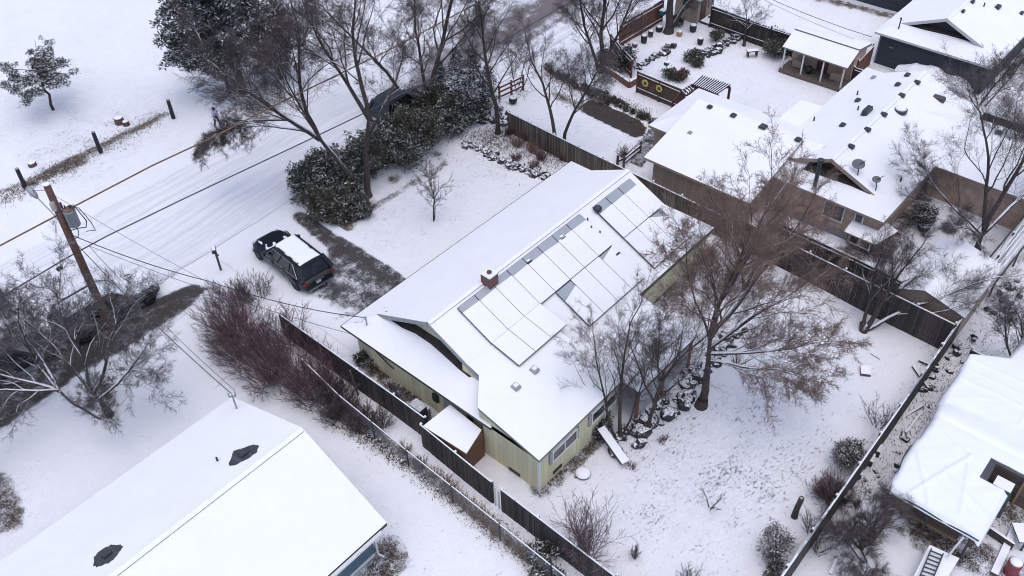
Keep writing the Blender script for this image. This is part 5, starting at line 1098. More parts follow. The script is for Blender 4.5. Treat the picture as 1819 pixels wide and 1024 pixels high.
evergreen_shrub('evergreen_shrub', 'dark climbing shrub in the inner corner of the stucco house yard', 1640, 400, .9, 1.4, 265, 3000, .15, M_JUN, None, 9)
for i in range(26):
    a, b = (((965, 120), (1085, 188)), ((1060, 165), (1162, 222)))[i % 2]; t = (i//2+.5)/13
    evergreen_shrub('garden_bush', 'low dark flower-bed plant in the rows beside the neighbour driveway', a[0]+(b[0]-a[0])*t+rnd.uniform(-4, 4), a[1]+(b[1]-a[1])*t+rnd.uniform(-3, 3), .42, .42, 600+i, 420, .13, M_JUN2, 'flower-bed plants beside the neighbour driveway', 5)
# low flower-bed clumps
def tuft_field(name, label, pts, n, hh, mat, seed):
    rng = np.random.default_rng(seed); V = []; F = []; P_ = []
    for (a, b, wd) in pts:
        A_, B_ = at(*a), at(*b); t = rng.random(n); P_.append(np.stack([A_.x+(B_.x-A_.x)*t+rng.normal(size=n)*wd, A_.y+(B_.y-A_.y)*t+rng.normal(size=n)*wd, np.zeros(n)], -1))
    p = np.concatenate(P_); m = len(p); p[:, 2] = hgt(p[:, 0], p[:, 1]); d = rng.normal(size=(m, 3))*.6+[0, 0, 1]; d /= np.linalg.norm(d, axis=1, keepdims=True); L_ = hh*(.4+.9*rng.random(m))[:, None]
    u = np.cross(d, rng.normal(size=(m, 3))); u /= np.linalg.norm(u, axis=1, keepdims=True); W = .018
    V = np.stack([p-u*W, p+u*W, p+d*L_], 1).reshape(-1, 3); F = np.arange(3*m).reshape(m, 3)
    o = np_mesh(name, V, F, mat); return tag(o, label, 'grass', kind='stuff')
tuft_field('grass', 'dry grass blades and weeds sticking out of the snow', [((830, 250), (985, 300), .8), ((900, 240), (1000, 285), .5), ((60, 330), (290, 205), .5), ((0, 360), (140, 290), .5), ((980, 165), (1160, 240), .4), ((965, 130), (1150, 200), .35), ((730, 830), (960, 1010), .3), ((580, 730), (730, 830), .3), ((1510, 930), (1740, 600), .7), ((850, 260), (900, 230), .8)], 1500, .22, plain('dry_grass', (.16, .12, .09), .95, .5), 300)
# ------------------------------------------------------------ vehicles
M_CARPAINT = plain('black_car_paint', (.010, .011, .015), .28, .1, 2); M_CARPAINT.node_tree.nodes['Principled BSDF'].inputs['Specular IOR Level'].default_value = .35
M_CARGLASS = glassmat('car_glass', (.012, .016, .02)); M_CHROME = plain('chrome', (.55, .56, .58), .25, .1, metal=.9)
M_TYRE = plain('tyre_rubber', (.015, .015, .015), .9, .2); M_RIM = plain('alloy_rim', (.16, .165, .17), .4, .2, metal=.7)
M_RED = plain('tail_red', (.12, .008, .014), .3, .2); M_LAMP = plain('head_lamp', (.5, .52, .55), .2, .1); M_GREYCAR = plain('grey_car_paint', (.16, .17, .18), .35, .1)
M_COVER = plain('dark_car_dirt', (.022, .024, .03), .6, .4, 3)
def vehicle(name, label, cat, c, heading, L_, W_, Hh, paint, snow='roof', kind='suv'):
    """c: ground centre; heading: angle of the nose; local x forward, y left"""
    root = empty(name, (c[0], c[1], .04), label, cat, None, heading)
    def loc(o): return o
    def mk(mb, nm, mat, parent=None, smooth=False, bevel=0):
        me = bpy.data.meshes.new(nm); o = bpy.data.objects.new(nm, me); me.from_pydata([tuple(v) for v in mb.v], [], mb.f)
        for m in (mat if isinstance(mat, list) else [mat]): me.materials.append(m)
        me.polygons.foreach_set('material_index', mb.m)
        if smooth: me.polygons.foreach_set('use_smooth', [True]*len(me.polygons))
        me.update(); sc.collection.objects.link(o); o.parent = parent or root
        if bevel: b = o.modifiers.new('bevel', 'BEVEL'); b.width = bevel; b.segments = 3; b.limit_method = 'ANGLE'; b.angle_limit = math.radians(35)
        return o
    hl, hw = L_/2, W_/2; zb, zbelt = .30, Hh*.57
    # lower body: lofted stations (x, half width, hood/belt height)
    if kind == 'truck': st = [(-hl, .90, .93), (-hl+.1, .97, 1), (-hl*.1, 1, 1), (hl*.2, 1, 1), (hl*.55, 1, .98), (hl*.9, .97, .93), (hl, .80, .80)]
    else: st = [(-hl, .80, .86), (-hl+.12, .93, .98), (-hl+.5, .99, 1.03), (-hl*.3, 1, 1.0), (hl*.15, 1, .98), (hl*.42, .99, .96), (hl*.72, .97, .90), (hl*.90, .90, .83), (hl*.975, .74, .74), (hl, .55, .62)]
    P = []; ring = 12
    for x, kw, kh in st:
        w_, z1 = hw*kw, zbelt*kh
        prof = [(-w_*.93, zb), (-w_, zb+.15), (-w_*1.01, zb+.3), (-w_*.985, z1-.14), (-w_*.93, z1-.03), (-w_*.7, z1+.02), (w_*.7, z1+.02), (w_*.93, z1-.03), (w_*.985, z1-.14), (w_*1.01, zb+.3), (w_, zb+.15), (w_*.93, zb)]
        P += [(x, y, z) for y, z in prof]
    b = MB(); F = []
    for i in range(len(st)-1):
        for k in range(ring): F.append((i*ring+k, i*ring+(k+1) % ring, (i+1)*ring+(k+1) % ring, (i+1)*ring+k))
    F.append(tuple(range(ring))); F.append(tuple(reversed([(len(st)-1)*ring+k for k in range(ring)])))
    b.add(P, F); body = mk(b, 'body', paint, smooth=True); sb = body.modifiers.new('s', 'SUBSURF'); sb.levels = sb.render_levels = 2
    # cabin (glass) and its painted shell: roof, pillars
    if kind == 'suv': xr0, xr1, xt0, xt1 = -hl+.14, hl*.40, -hl+.66, hl*.10
    elif kind == 'truck': xr0, xr1, xt0, xt1 = -hl*.12, hl*.52, hl*.0, hl*.36
    else: xr0, xr1, xt0, xt1 = -hl*.62, hl*.42, -hl*.35, hl*.12
    wb, wt = hw*.93, hw*.71; zt = Hh-.03
    cab = MB(); A = [(xr0, -wb, zbelt-.02), (xr1, -wb, zbelt-.04), (xr1, wb, zbelt-.04), (xr0, wb, zbelt-.02)]; Tq = [(xt0, -wt, zt), (xt1, -wt, zt), (xt1, wt, zt), (xt0, wt, zt)]
    cab.add(A+Tq, [(3, 2, 1, 0), (4, 5, 6, 7), (0, 1, 5, 4), (1, 2, 6, 5), (2, 3, 7, 6), (3, 0, 4, 7)]); mk(cab, 'window_glass', M_CARGLASS, bevel=.10)
    rf = MB(); e = .04; V = []; nx = 7; ny = 5
    for i in range(nx):
        for j in range(ny):
            u, v = i/(nx-1), j/(ny-1); x = xt0-e+(xt1-xt0+2*e)*u; y = (-wt-e)+(2*wt+2*e)*v; z = zt+.035+.05*(1-(2*u-1)**2)*(1-.6*(2*v-1)**2)-.03*((2*v-1)**6); V.append((x, y, z))
    rf.add(V, [(i*ny+j, (i+1)*ny+j, (i+1)*ny+j+1, i*ny+j+1) for i in range(nx-1) for j in range(ny-1)]); ro = mk(rf, 'roof', paint, smooth=True); s_ = ro.modifiers.new('s', 'SOLIDIFY'); s_.thickness = .06; s_.offset = -1
    for sy in (-1, 1):
        def lerp(a, b_, t): return tuple(a[i]+(b_[i]-a[i])*t for i in range(3))
        B0, B1, T0, T1 = (xr0, sy*wb, zbelt), (xr1, sy*wb, zbelt), (xt0, sy*wt, zt), (xt1, sy*wt, zt)
        mk(MB().bar(B1, T1, .07, .09), 'pillar', paint); mk(MB().bar(B0, T0, .30 if kind == 'suv' else .14, .06), 'pillar', paint)
        for t in ((.36, .66) if kind != 'truck' else (.5,)): mk(MB().bar(lerp(B0, B1, t), lerp(T0, T1, t-.03), .08, .05), 'pillar', paint)
    for sy in (-1, 1):
        ct = MB(); ct.bar((xr0+.5, sy*(wb+.02), zbelt+.01), (xr1-.1, sy*(wb+.02), zbelt-.01), .025, .03); ct.bar((xr0+.5, sy*(wb+.02), zbelt+.01), (xt0+.55, sy*(wt+.05), zt-.06), .025, .03); ct.bar((xt0+.55, sy*(wt+.05), zt-.06), (xt1-.05, sy*(wt+.05), zt-.05), .02, .025)
        if kind == 'suv': mk(ct, 'chrome_trim', M_CHROME)
    wr = .36*min(1.15, Hh/1.6)
    for x in (hl-.95, -hl+1.02):
        for sy in (-1, 1):
            t = MB(); n = 20
            for (r0, y0, y1) in ((wr, -.12, .12),):
                V = []; 
                for yy, rr in ((y0, wr*.62), (y0, wr*.94), (y0+.04, wr), (y1-.04, wr), (y1, wr*.94), (y1, wr*.62)):
                    for k in range(n): a = 2*math.pi*k/n; V.append((x+rr*math.cos(a), sy*(hw-.13)+yy, wr+rr*math.sin(a)))
                t.add(V, [(i*n+k, i*n+(k+1) % n, (i+1)*n+(k+1) % n, (i+1)*n+k) for i in range(5) for k in range(n)])
            w1 = mk(t, 'wheel', M_TYRE, smooth=True); r_ = MB(); yy = sy*(hw-.03)
            for k in range(5):
                a = 2*math.pi*k/5; r_.bar((x, yy, wr), (x+wr*.6*math.cos(a), yy, wr+wr*.6*math.sin(a)), .07, .03)
            V = []; 
            for rr in (wr*.66, wr*.55):
                for k in range(n): a = 2*math.pi*k/n; V.append((x+rr*math.cos(a), yy, wr+rr*math.sin(a)))
            r_.add(V, [(k, (k+1) % n, n+(k+1) % n, n+k) for k in range(n)]); mk(r_, 'rim', M_RIM, w1)
            a_ = MB(); a_.tube([(x+wr*1.13*math.cos(t), sy*(hw+.0), wr+wr*1.13*math.sin(t)) for t in np.linspace(0, math.pi, 9)], .035, 5); mk(a_, 'wheel_arch', M_BLACK)
    for sy in (-1, 1):
        mk(MB().box((hl-.30, sy*hw*.66, zbelt*.74), (.34, .36, .16), top=.8), 'headlight', M_LAMP, bevel=.03)
        mk(MB().box((-hl+.07, sy*hw*.76, zbelt*.86), (.16, .34, .14), top=.9), 'taillight', M_RED, bevel=.02)
        mm = MB().box((xr1-.32, sy*(hw+.09), zbelt+.10), (.14, .2, .15), top=.8); mk(mm, 'mirror', paint if kind == 'suv' else M_BLACK, bevel=.03)
        if kind == 'suv':
            rr = MB().bar((xt0+.2, sy*wt*.93, zt+.11), (xt1-.25, sy*wt*.93, zt+.11), .04, .04); mk(rr, 'roof_rail', M_BLACK)
            for x in (hl*.16, -hl*.28): mk(MB().box((x, sy*(hw+.01), zbelt-.14), (.2, .03, .035)), 'door_handle', M_CHROME)
    if kind == 'suv':
        mk(MB().box((-hl-.005, 0, zbelt*.80), (.05, .62, .05)), 'tailgate_trim', M_CHROME); mk(MB().box((-hl+.0, .08, zbelt*.66), (.05, .32, .16)), 'license_plate', plain('plate_white', (.4, .45, .45), .5, .2))
        mk(MB().box((-hl+.0, 0, .36), (.12, W_*.72, .06)), 'bumper_strip', M_CHROME); mk(MB().box((xt0-.06, 0, zt+.02), (.28, wt*1.85, .06), top=.9), 'spoiler', paint, bevel=.02)
        for x in (hl*.07, -hl*.28): mk(MB().box((x, 0, zbelt*.7), (.015, hw*2+.022, zbelt*.62)), 'door_seam', M_BLACK)
    # snow
    def blanket(nm, x0, x1, w0, w1, z, th, seed, thr=None, res=.07, curve=.03):
        xs_ = np.arange(x0, x1+res, res); ys_ = np.arange(-max(w0, w1), max(w0, w1)+res, res); X, Y = np.meshgrid(xs_, ys_); t = (X-x0)/(x1-x0); w_ = w0+(w1-w0)*t
        nz = np.array([[noise.noise(Vector((x*2.2, y*2.2, seed))) for x in xs_] for y in ys_]); e = np.minimum(np.minimum(X-x0, x1-X), w_-np.abs(Y)); 
        keepv = (e+.05*nz > -.02) if thr is None else ((nz > thr) & (e > 0)); zz = (z(X, Y) if callable(z) else z+curve*(1-(Y/max(w0, w1))**2))+th*np.clip(e/.12, 0, 1)+.015*nz
        V = np.stack([X, Y, zz], -1).reshape(-1, 3); i = np.arange(X.size).reshape(X.shape); F = np.stack([i[:-1, :-1], i[:-1, 1:], i[1:, 1:], i[1:, :-1]], -1).reshape(-1, 4); F = F[keepv.ravel()[F].all(1)]
        o = np_mesh(nm, V, F, M_SNOWCAP, root, (0, 0, 0), True); s = o.modifiers.new('s', 'SOLIDIFY'); s.thickness = .04; s.offset = -1
    if snow in ('roof', 'all'): blanket('snow_cover', xt0-.04, xt1+.06, wt*.86, wt*.86, zt+.07, .06, 3)
    if snow == 'roof': blanket('snow_patches', hl*.40, hl*.86, hw*.72, hw*.6, lambda X, Y: zbelt*(.975-.10*np.clip((X-hl*.4)/(hl*.46), 0, 1))+.012-.03*(Y/hw)**2, .02, 8, thr=.12, res=.05)
    if snow == 'all':
        blanket('snow_cover', hl*.38, hl*.97, hw*.9, hw*.7, lambda X, Y: zbelt*(.99-.16*np.clip((X-hl*.4)/(hl*.6), 0, 1)**2)-.04*(Y/hw)**2, .10, 5)
        if kind == 'truck': blanket('snow_cover', -hl+.1, -hl*.16, hw*.88, hw*.88, zbelt+.02, .10, 6)
        blanket('snow_cover', xt1-.05, xr1+.05, wt*.9, wb*.9, lambda X, Y: zt+.05-(zt-zbelt)*np.clip((X-xt1)/(xr1-xt1), 0, 1), .05, 7)
    return root
# parked SUV (measured from its wheels on the ground)
fw, rw_ = at(464.4, 464.7), at(525, 514.5); d = (fw-rw_).normalized(); n = Vector((d.y, -d.x, 0)); ctr_ = (fw+rw_)/2; wdir = -1
suvL = (fw-rw_).length*5.0/3.07
left = Vector((-d.y, d.x, 0)); cen = ctr_ - left*1.08; print('SUV', suvL, ctr_, d)
SUV = vehicle('parked_car', 'black SUV with a snow-covered roof parked on the driveway beside a melted strip', 'car', (cen.x, cen.y), math.atan2(d.y, d.x), suvL, 2.25, 1.78, M_CARPAINT)
a, b = at(262, 545), at(175, 598); dd = (a-b).normalized(); c_ = at(212, 568)+Vector((0, .5, 0))
vehicle('parked_car', 'dark SUV buried under a thick white blanket of snow by the utility pole', 'car', (c_.x-.1, c_.y+.25), math.atan2(dd.y, dd.x), 5.9, 2.3, 1.85, M_COVER, 'all', 'suv')
c_ = at(28, 655); vehicle('parked_car', 'dark car free of snow at the left edge behind the gnarled branches', 'car', (c_.x, c_.y), math.atan2(dd.y, dd.x), 5.0, 1.95, 1.6, M_COVER, None, 'suv')
c_ = at(716, 205); vehicle('parked_car', 'dark car seen behind the evergreen hedge next to the road', 'car', (c_.x, c_.y+.3), 0.05, 4.8, 1.95, 1.8, M_COVER, None, 'suv')
# dark lidded bin in the hedge
a = at(552, 312); wb_ = empty('wheelie_bin', (a.x, a.y, 0), 'black lidded bin at the left end of the evergreen hedge', 'bin'); MB().box((a.x, a.y, .5), (.6, .6, 1.0), top=1.1).build('bin_body', M_BLACK, wb_, bevel=.03); MB().box((a.x, a.y, 1.0), (.7, .75, .1)).build('lid', M_BLACK, wb_, bevel=.03); 
# ------------------------------------------------------------ utility pole and wires
base = at(205, 600); ph_ = height_at(base, 328); top = Vector((base.x, base.y, ph_)); print('pole', base, ph_)
up_ = empty('utility_pole', (base.x, base.y, 0), 'tall brown wooden utility pole with a grey transformer and a street lamp arm', 'utility pole')
M_POLE = plain('pole_wood', (.11, .058, .042), .9, .35, 5, bump=.5)
MB().tube([(base.x, base.y, -.3), (base.x, base.y, ph_*.5), (base.x, base.y, ph_)], [.24, .20, .165], 14).build('pole', M_POLE, up_, True)
MB().lathe((base.x, base.y, ph_), [(.175, -.03), (.175, .03), (.05, .08)], 14).build('pole_cap', plain('cap_snow', (.3, .3, .32), .8, .3, snow=.6), up_)
r_ = Vector(RT); u_ = Vector(UP); U3 = Vector((0, 0, 1))
tp_ = Vector((base.x, base.y, height_at(base, 385)))+r_*.52
tr = MB(); tr.lathe((tp_.x, tp_.y, tp_.z-.55), [(.27, 0), (.29, .05), (.29, .85), (.31, .88), (.28, .95), (.1, 1.0)], 18); tro = tr.build('transformer', M_METAL, up_, True); MB().lathe((tp_.x, tp_.y, tp_.z+.40), [(.28, 0), (.29, .04), (.12, .1)], 14).build('snow_cap', plain('tank_lid', (.16, .10, .08), .8, .5), tro, True)
br = MB(); br.bar(Vector((base.x, base.y, tp_.z+.2)), tp_+U3*.2, .08); br.bar(Vector((base.x, base.y, tp_.z-.2)), tp_-U3*.2, .08)
for k in (-.12, .12): br.tube([tp_+r_*k+U3*.4, tp_+r_*k+U3*.68], [.05, .03], 8)
br.bar(tp_-r_*.25+U3*.5, tp_-r_*.25+U3*.85, .08); br.build('bracket', M_DKMETAL, up_)
ld = MB(); q0 = tp_+U3*.6
ld.tube([q0, q0+r_*.35+U3*.1, q0+r_*.5-U3*.4, q0+r_*.65-U3*.9, q0+r_*.5-U3*1.3, q0+r_*.1-U3*1.35, q0-r_*.4-U3*1.5], .025, 6); ld.tube([q0+r_*.1, q0+r_*.55-U3*.1, q0+r_*.85-U3*1.0, q0+r_*.9-U3*1.5, q0+r_*.4-U3*1.55], .02, 6); ld.tube([q0-r_*.1-U3*1.0, q0+r_*.05-U3*1.5, q0-r_*.1-U3*1.9, q0-r_*.45-U3*2.1], .02, 6); ld.build('lead_wires', M_BLACK, up_)
# lamp arm
la = Vector((base.x, base.y, height_at(base, 405)-.1)); lamp_dir = (-r_*.35+u_*1.0).normalized()
lp = at(65, 350, la.z+1.2); lp2 = la.lerp(lp, 1.0)
ar_ = MB(); ar_.tube([la, la.lerp(lp, .4)+U3*.12, la.lerp(lp, .8)+U3*.05, lp], .035, 8); ar_.build('lamp_arm', M_METAL, up_)
lv = (lp-la).normalized(); lh = MB(); lh.tube([lp-lv*.1, lp+lv*.15, lp+lv*.5, lp+lv*.68], [.06, .16, .17, .07], 10); lho = lh.build('lamp_head', M_METAL, up_, True); MB().lathe(tuple(lp+lv*.35-U3*.22), [(.06, -.06), (.15, .02), (.16, .1)], 12).build('lamp_lens', plain('lens', (.5, .5, .52), .3), lho, True)
ar2 = MB(); ar2.tube([Vector((base.x, base.y, ph_-.35)), lp+lv*.1+U3*.3, lp+U3*.05], .012, 5); ar2.build('guy_wire', M_BLACK, up_)
MB().box((base.x-u_.x*.2, base.y-u_.y*.2, ph_-1.15), (.2, .2, .5), YAW).build('pole_tag', plain('tag_grey', (.4, .4, .4)), up_)
def wire(name, label, a, b, sag, r, mat=None, n=24, cat='cable', group=None):
    a, b = Vector(a), Vector(b); pts = []
    for k in range(n+1): t = k/n; p = a.lerp(b, t); p.z -= sag*4*t*(1-t); pts.append(p)
    o = MB().tube(pts, r, 6).build(name, mat or M_BLACK); return tag(o, label, cat, group)
M_TANW = plain('tan_cable', (.17, .10, .062), .8, .25); M_GREYW = plain('grey_cable', (.07, .075, .085), .7, .2)
h1, h2 = tp_.z+.75, None
# cables running along the road at fixed height
yb = base.y; zc = 8.16
def atx(px, py, y):     # ground-plane independent: point on the plane y = const seen at the pixel
    dv = MC @ Vector(((px-910)/FPX, -(py-512)/FPX, -1.0)); t = y/dv.y; return Vector((dv.x*t, y, H+dv.z*t))
T0, T1, T2, T3 = atx(-60, 467, yb+.2), atx(115, 376, yb+.2), atx(375, 246, yb+.2), atx(700, 85, yb+.2); print('wire', T0, T1, T2, T3)
ww = MB(); ww.tube([T0-Vector((40, 0, -.6)), T0, atx(0, 437, yb+.2), T1, atx(270, 295, yb+.2), T2, atx(500, 182, yb+.2), T3, atx(900, -22, yb+.2), atx(900, -22, yb+.2)+Vector((40, 0, .5))], .040, 6); tag(ww.build('power_cable', M_TANW), 'thick tan power cable crossing above the snowy road past the transformer', 'cable')
C_ = [atx(-60, 567, yb), atx(0, 530, yb), atx(120, 458, yb), atx(190, 420, yb), atx(330, 352, yb), atx(540, 253, yb), atx(640, 205, yb), atx(830, 110, yb)]; print('comm', C_)
C_ = [C_[0]-Vector((40, 0, -.4))]+C_+[C_[-1]+Vector((45, 0, .4))]; ww = MB(); ww.tube(C_, .035, 6); bb = ww.build('phone_cable', M_GREYW); tag(bb, 'dark grey cable lashed to the pole and running parallel above the road', 'cable')
sp = MB(); c0 = atx(105, 474, yb); sp.box(c0-U3*.12, (.30, .14, .16)); sp.build('splice_box', M_BLACK, bb)
mid = C_[3]; pol = Vector((base.x, base.y, T1.z-1.1))
wire('service_cable', 'black service wire dropping from the transformer to the roof of the yellow house', pol, atx(372, 500, 36.5), .25, .022); e_ = atx(372, 500, 36.5)
wire('service_cable', 'black service wire passing over the red-brown hedge to the mast on the yellow house', e_, MAST1, .35, .022)
e2 = atx(450, 528, 35.0)
wire('service_cable', 'black wire slanting down to the mast on the blue house roof', pol-U3*.2, MAST2, .5, .02)
wire('service_cable', 'thin grey wire to the blue house roof beside the black one', Vector((mid.x+1.2, mid.y, mid.z)), MAST2+Vector((.2, 0, .05)), .5, .013, M_GREYW)
wire('service_cable', 'thin grey wire from the phone cable toward the side of the yellow house', Vector((mid.x+1.2, mid.y, mid.z)), Vector((19.5, 28.0, 2.3)), .4, .013, M_GREYW)
wire('guy_cable', 'faint thin wire stretched from the pole top over the snowy road', Vector((base.x, base.y, ph_-.5)), atx(372, 503, 36.4), .1, .010, M_GREYW)
wire('service_cable', 'black service wire crossing the top right corner above the porch cottage', at(1330, -20, 5), Vector((63.9, 22.0, 2.9)), .2, .02); wire('service_cable', 'thinner grey wire left of the black one above the porch cottage', at(1300, -30, 5), Vector((63.2, 23.0, 2.7)), .2, .012, M_GREYW)
# ------------------------------------------------------------ posts, stumps, mailboxes
M_POSTD = plain('black_post', (.018, .018, .022), .8, .3)
for i, (x, y, ty, lab) in enumerate(((309, 211, 178, 'dark bollard post on the far shoulder nearest the pines'), (180, 272, 235, 'dark bollard post in the middle of the three on the far shoulder'), (47, 336, 300, 'dark bollard post at the left edge of the far shoulder'))):
    a = at(x, y); h_ = height_at(a, ty); o = MB().tube([(a.x, a.y, -.1), (a.x, a.y, h_)], [.15, .13], 12).build('bollard', M_POSTD); tag(o, lab, 'post', 'posts along the far shoulder'); MB().lathe((a.x, a.y, h_), [(.13, 0), (.12, .03), (.02, .05)], 12).build('post_top', M_GREYTRIM, o)
for x, y, lab, s in ((60, 297, 'low cut tree stump near the left end of the shoulder', 1), (214, 219, 'snow-topped double stump between two dark posts', 1.2), (225, 222, 'smaller stump touching the snow-topped one', .8)):
    a = at(x, y); o = MB().lathe((a.x, a.y, -.05), [(.36*s, 0), (.30*s, .12), (.27*s, .42*s), (.24*s, .46*s)], 12).build('tree_stump', plain('stump', (.11, .065, .05), .9, .4, 6, bump=.6, snow=.45), None, True); tag(o, lab, 'stump')
a = at(1411, 920); o = MB().tube([(a.x, a.y, -.1), (a.x, a.y, .7), (a.x+.05, a.y-.05, 1.5)], [.17, .13, .12], 10).build('broken_trunk', M_BARK, None, True); tag(o, 'black broken trunk standing beside wispy bushes near the back fence', 'stump')
def mailbox(px, py, label):
    a = at(px, py); h_ = height_at(a, py-38); r = empty('mailbox', (a.x, a.y, 0), label, 'mailbox'); MB().bar((a.x, a.y, 0), (a.x, a.y, h_-.25), .10).build('post', M_WOOD, r); m = MB()
    m.box((a.x, a.y+.1, h_-.12), (.28, .62, .24), -.5, top=.9); m.build('box', M_DKMETAL, r, bevel=.04); MB().box((a.x, a.y+.1, h_+.02), (.22, .5, .06), -.5, top=.8).build('snow_cap', M_SNOWCAP, r); MB().bar((a.x, a.y-.3, h_-.35), (a.x, a.y+.3, h_-.35), .07).build('bracket', M_WOOD, r)
mailbox(393, 480, 'dark mailbox on a post beside the snowy road left of the black SUV')
# fence corner post stubs along the hedge
for x, y, lab in ((637, 702, 'pale upright pole leaning by the dark board fence'),):
    a = at(x, y); tag(MB().tube([(a.x, a.y, 0), (a.x-.12, a.y+.1, 1.9)], .06, 8).build('pole', M_WOOD), lab, 'pole')
# heat pump
a = at(768, 736); ac = empty('heat_pump', (a.x, a.y, 0), 'grey heat pump unit with a snowy top between the fence and the yellow house', 'heat pump'); c0 = at(757, 733); cx_, cy_ = X0-.2+0, c0.y
cx_ = 18.75; cy_ = at(755, 725, .5).y
MB().box((cx_, cy_, .48), (.55, 1.0, .85)).build('case', plain('unit_grey', (.16, .16, .17), .6, .2), ac, bevel=.03); MB().box((cx_, cy_, .94), (.55, 1.0, .06), top=.95).build('snow_cap', plain('thin_snow', (.55, .56, .6), .8, .3, 3), ac)
for s in (-.24, .24): f = MB().tube([(cx_-.285, cy_+s, .5), (cx_-.30, cy_+s, .5)], .2, 16).build('fan_grille', M_BLACK, ac)
MB().box((cx_-.3, cy_-.62, .95), (.5, .05, .9)).build('bracket', M_DKWOOD, ac)
# plank, stones, table
a, b = at(1068, 760, .75), at(1112, 822, .25); pk = empty('plank_ramp', (b.x, b.y, 0), 'snow-covered plank ramp leaning at the back wall of the yellow house', 'ramp'); MB().bar(a, b, .42, .06).build('board', plain('ramp_board', (.10, .09, .085), .8, .4, 3, snow=.85, snow_n=.2), pk); MB().bar(a-U3*.08-r_*.2, b-U3*.08-r_*.2, .05, .18).build('side_rail', M_FASCIA_D, pk)
MB().bar(a-U3*.1, (a.x, a.y, 0), .1).build('leg', M_FASCIA_D, pk)
def ico(rng, s=(1, 1, 1), sub=2, amp=.18):
    import bmesh
    bm = bmesh.new(); bmesh.ops.create_icosphere(bm, subdivisions=sub, radius=1); off = Vector(rng.normal(size=3)*7)
    for v in bm.verts:
        n_ = noise.noise(v.co*1.1+off)*amp*2+noise.noise(v.co*2.7+off)*amp*.7; v.co *= 1+n_; v.co.x *= s[0]; v.co.y *= s[1]; v.co.z *= s[2]
    me = bpy.data.meshes.new('boulder'); bm.to_mesh(me); bm.free(); me.materials.append(M_ROCK); return me
rng = np.random.default_rng(5); ROCKS = [ico(rng, (1, .6+.4*rng.random(), .45+.35*rng.random()), 2, .34) for _ in range(12)]
NB = [0]
def rocks(path, n, wid, smin, smax, label, group, rows=1, zl=0.0, labels=None):
    P_ = [at(*p) for p in path]; seg = [(P_[i+1]-P_[i]).length for i in range(len(P_)-1)]; tot = sum(seg)
    for i in range(n):
        s = tot*(i+.5*rng.random())/n; j = 0
        while j < len(seg)-1 and s > seg[j]: s -= seg[j]; j += 1
        p = P_[j].lerp(P_[j+1], min(1, s/seg[j])); dd_ = (P_[j+1]-P_[j]).normalized(); nn = Vector((-dd_.y, dd_.x, 0)); w_ = rng.uniform(-wid, wid); sz = smin*(smax/smin)**(rng.random()**1.5); p = p+nn*w_+dd_*rng.normal()*.12
        o = bpy.data.objects.new('boulder', ROCKS[int(rng.integers(12))]); sc.collection.objects.link(o); o.location = (p.x, p.y, sz*.22+zl*(w_/wid*.5+.5)); o.scale = (sz, sz, sz); o.rotation_euler = (rng.normal()*.2, rng.normal()*.2, rng.random()*6.28)
        tag(o, label, 'rock', group); NB[0] += 1
rocks([(822, 258), (850, 266), (880, 280), (910, 294), (945, 306), (985, 322)], 84, .30, .20, .36, 'dark basalt rock with a snowy top in the stone edging across the front lawn', 'rocks of the front lawn edging')
rocks([(1090, 792), (1125, 778), (1165, 745), (1200, 715), (1240, 665), (1262, 640)], 60, .55, .16, .42, 'dark snow-topped boulder in the rock edging between patio and back lawn', 'boulders behind the patio')
rocks([(1262, 645), (1290, 610), (1315, 580)], 16, .4, .2, .38, 'dark snow-topped boulder at the upper end of the rock edging beyond the big tree', 'boulders beyond the big tree')
rocks([(1135, 125), (1150, 110), (1175, 97), (1200, 80)], 26, .22, .18, .34, 'small dark rock in the left-hand garden rock row', 'rocks of the left garden row')
rocks([(1238, 100), (1255, 97), (1285, 83), (1312, 64)], 34, .35, .2, .38, 'dark rock in the long right-hand garden rock row', 'rocks of the right garden row')
rocks([(1262, 35), (1285, 45), (1305, 55)], 9, .4, .3, .6, 'large snow-capped boulder beside the dark garden fence', 'boulders beside the garden fence')
rocks([(875, 205), (890, 215), (905, 225), (895, 200), (862, 222)], 14, .5, .25, .5, 'large dark boulder around the single-stemmed bare tree', 'boulders around the single-stemmed tree')
rocks([(1525, 905), (1560, 850), (1600, 790), (1640, 720), (1700, 630), (1735, 590)], 36, .55, .10, .30, 'dark rubble stone lying between the back fence and the tarpaulin shelter', 'rubble beside the tarpaulin shelter')
rocks([(1770, 560), (1790, 530), (1819, 500)], 16, .6, .12, .28, 'small stone on the slope at the right edge above the shelter', 'stones at the right edge')
rocks([(625, 735), (660, 775), (700, 815), (760, 858), (800, 890)], 26, .2, .1, .22, 'small stone along the foot of the chain-link fence', 'stones under the chain-link fence')
rocks([(640, 845), (690, 890)], 6, .2, .06, .12, 'tiny stone by the near house wall', 'stones by the blue house')
print('boulders', NB[0])
a = at(1036, 843); o = MB().lathe((a.x, a.y, -.02), [(.34, 0), (.38, .1), (.33, .2), (.2, .26)], 20).build('round_stone', plain('round_stone', (.12, .12, .12), .9, .3, 5, snow=.8, snow_n=.2), None, True); tag(o, 'round snow-topped stone on the lawn near the corner of the yellow house', 'stone')
a = at(1023, 848); o = bpy.data.objects.new('small_stone', ROCKS[0]); sc.collection.objects.link(o); o.location = (a.x, a.y, .03); o.scale = (.09,)*3; tag(o, 'small dark stone just left of the round snow-topped stone', 'stone')
a = at(1536, 664); o = MB().box((a.x, a.y, .16), (.62, .5, .3), .5).build('stone_block', plain('table_block', (.09, .09, .1), .8, .3, snow=.9), None, bevel=.02); tag(o, 'square snow-topped block lying alone near the back corner of the yard', 'block')
a, b = at(1547, 628, .05), at(1563, 638, .05); tag(MB().bar(a, b, .06).build('stick', M_BARK), 'short dark stick on the snow near the spreading tree', 'stick')
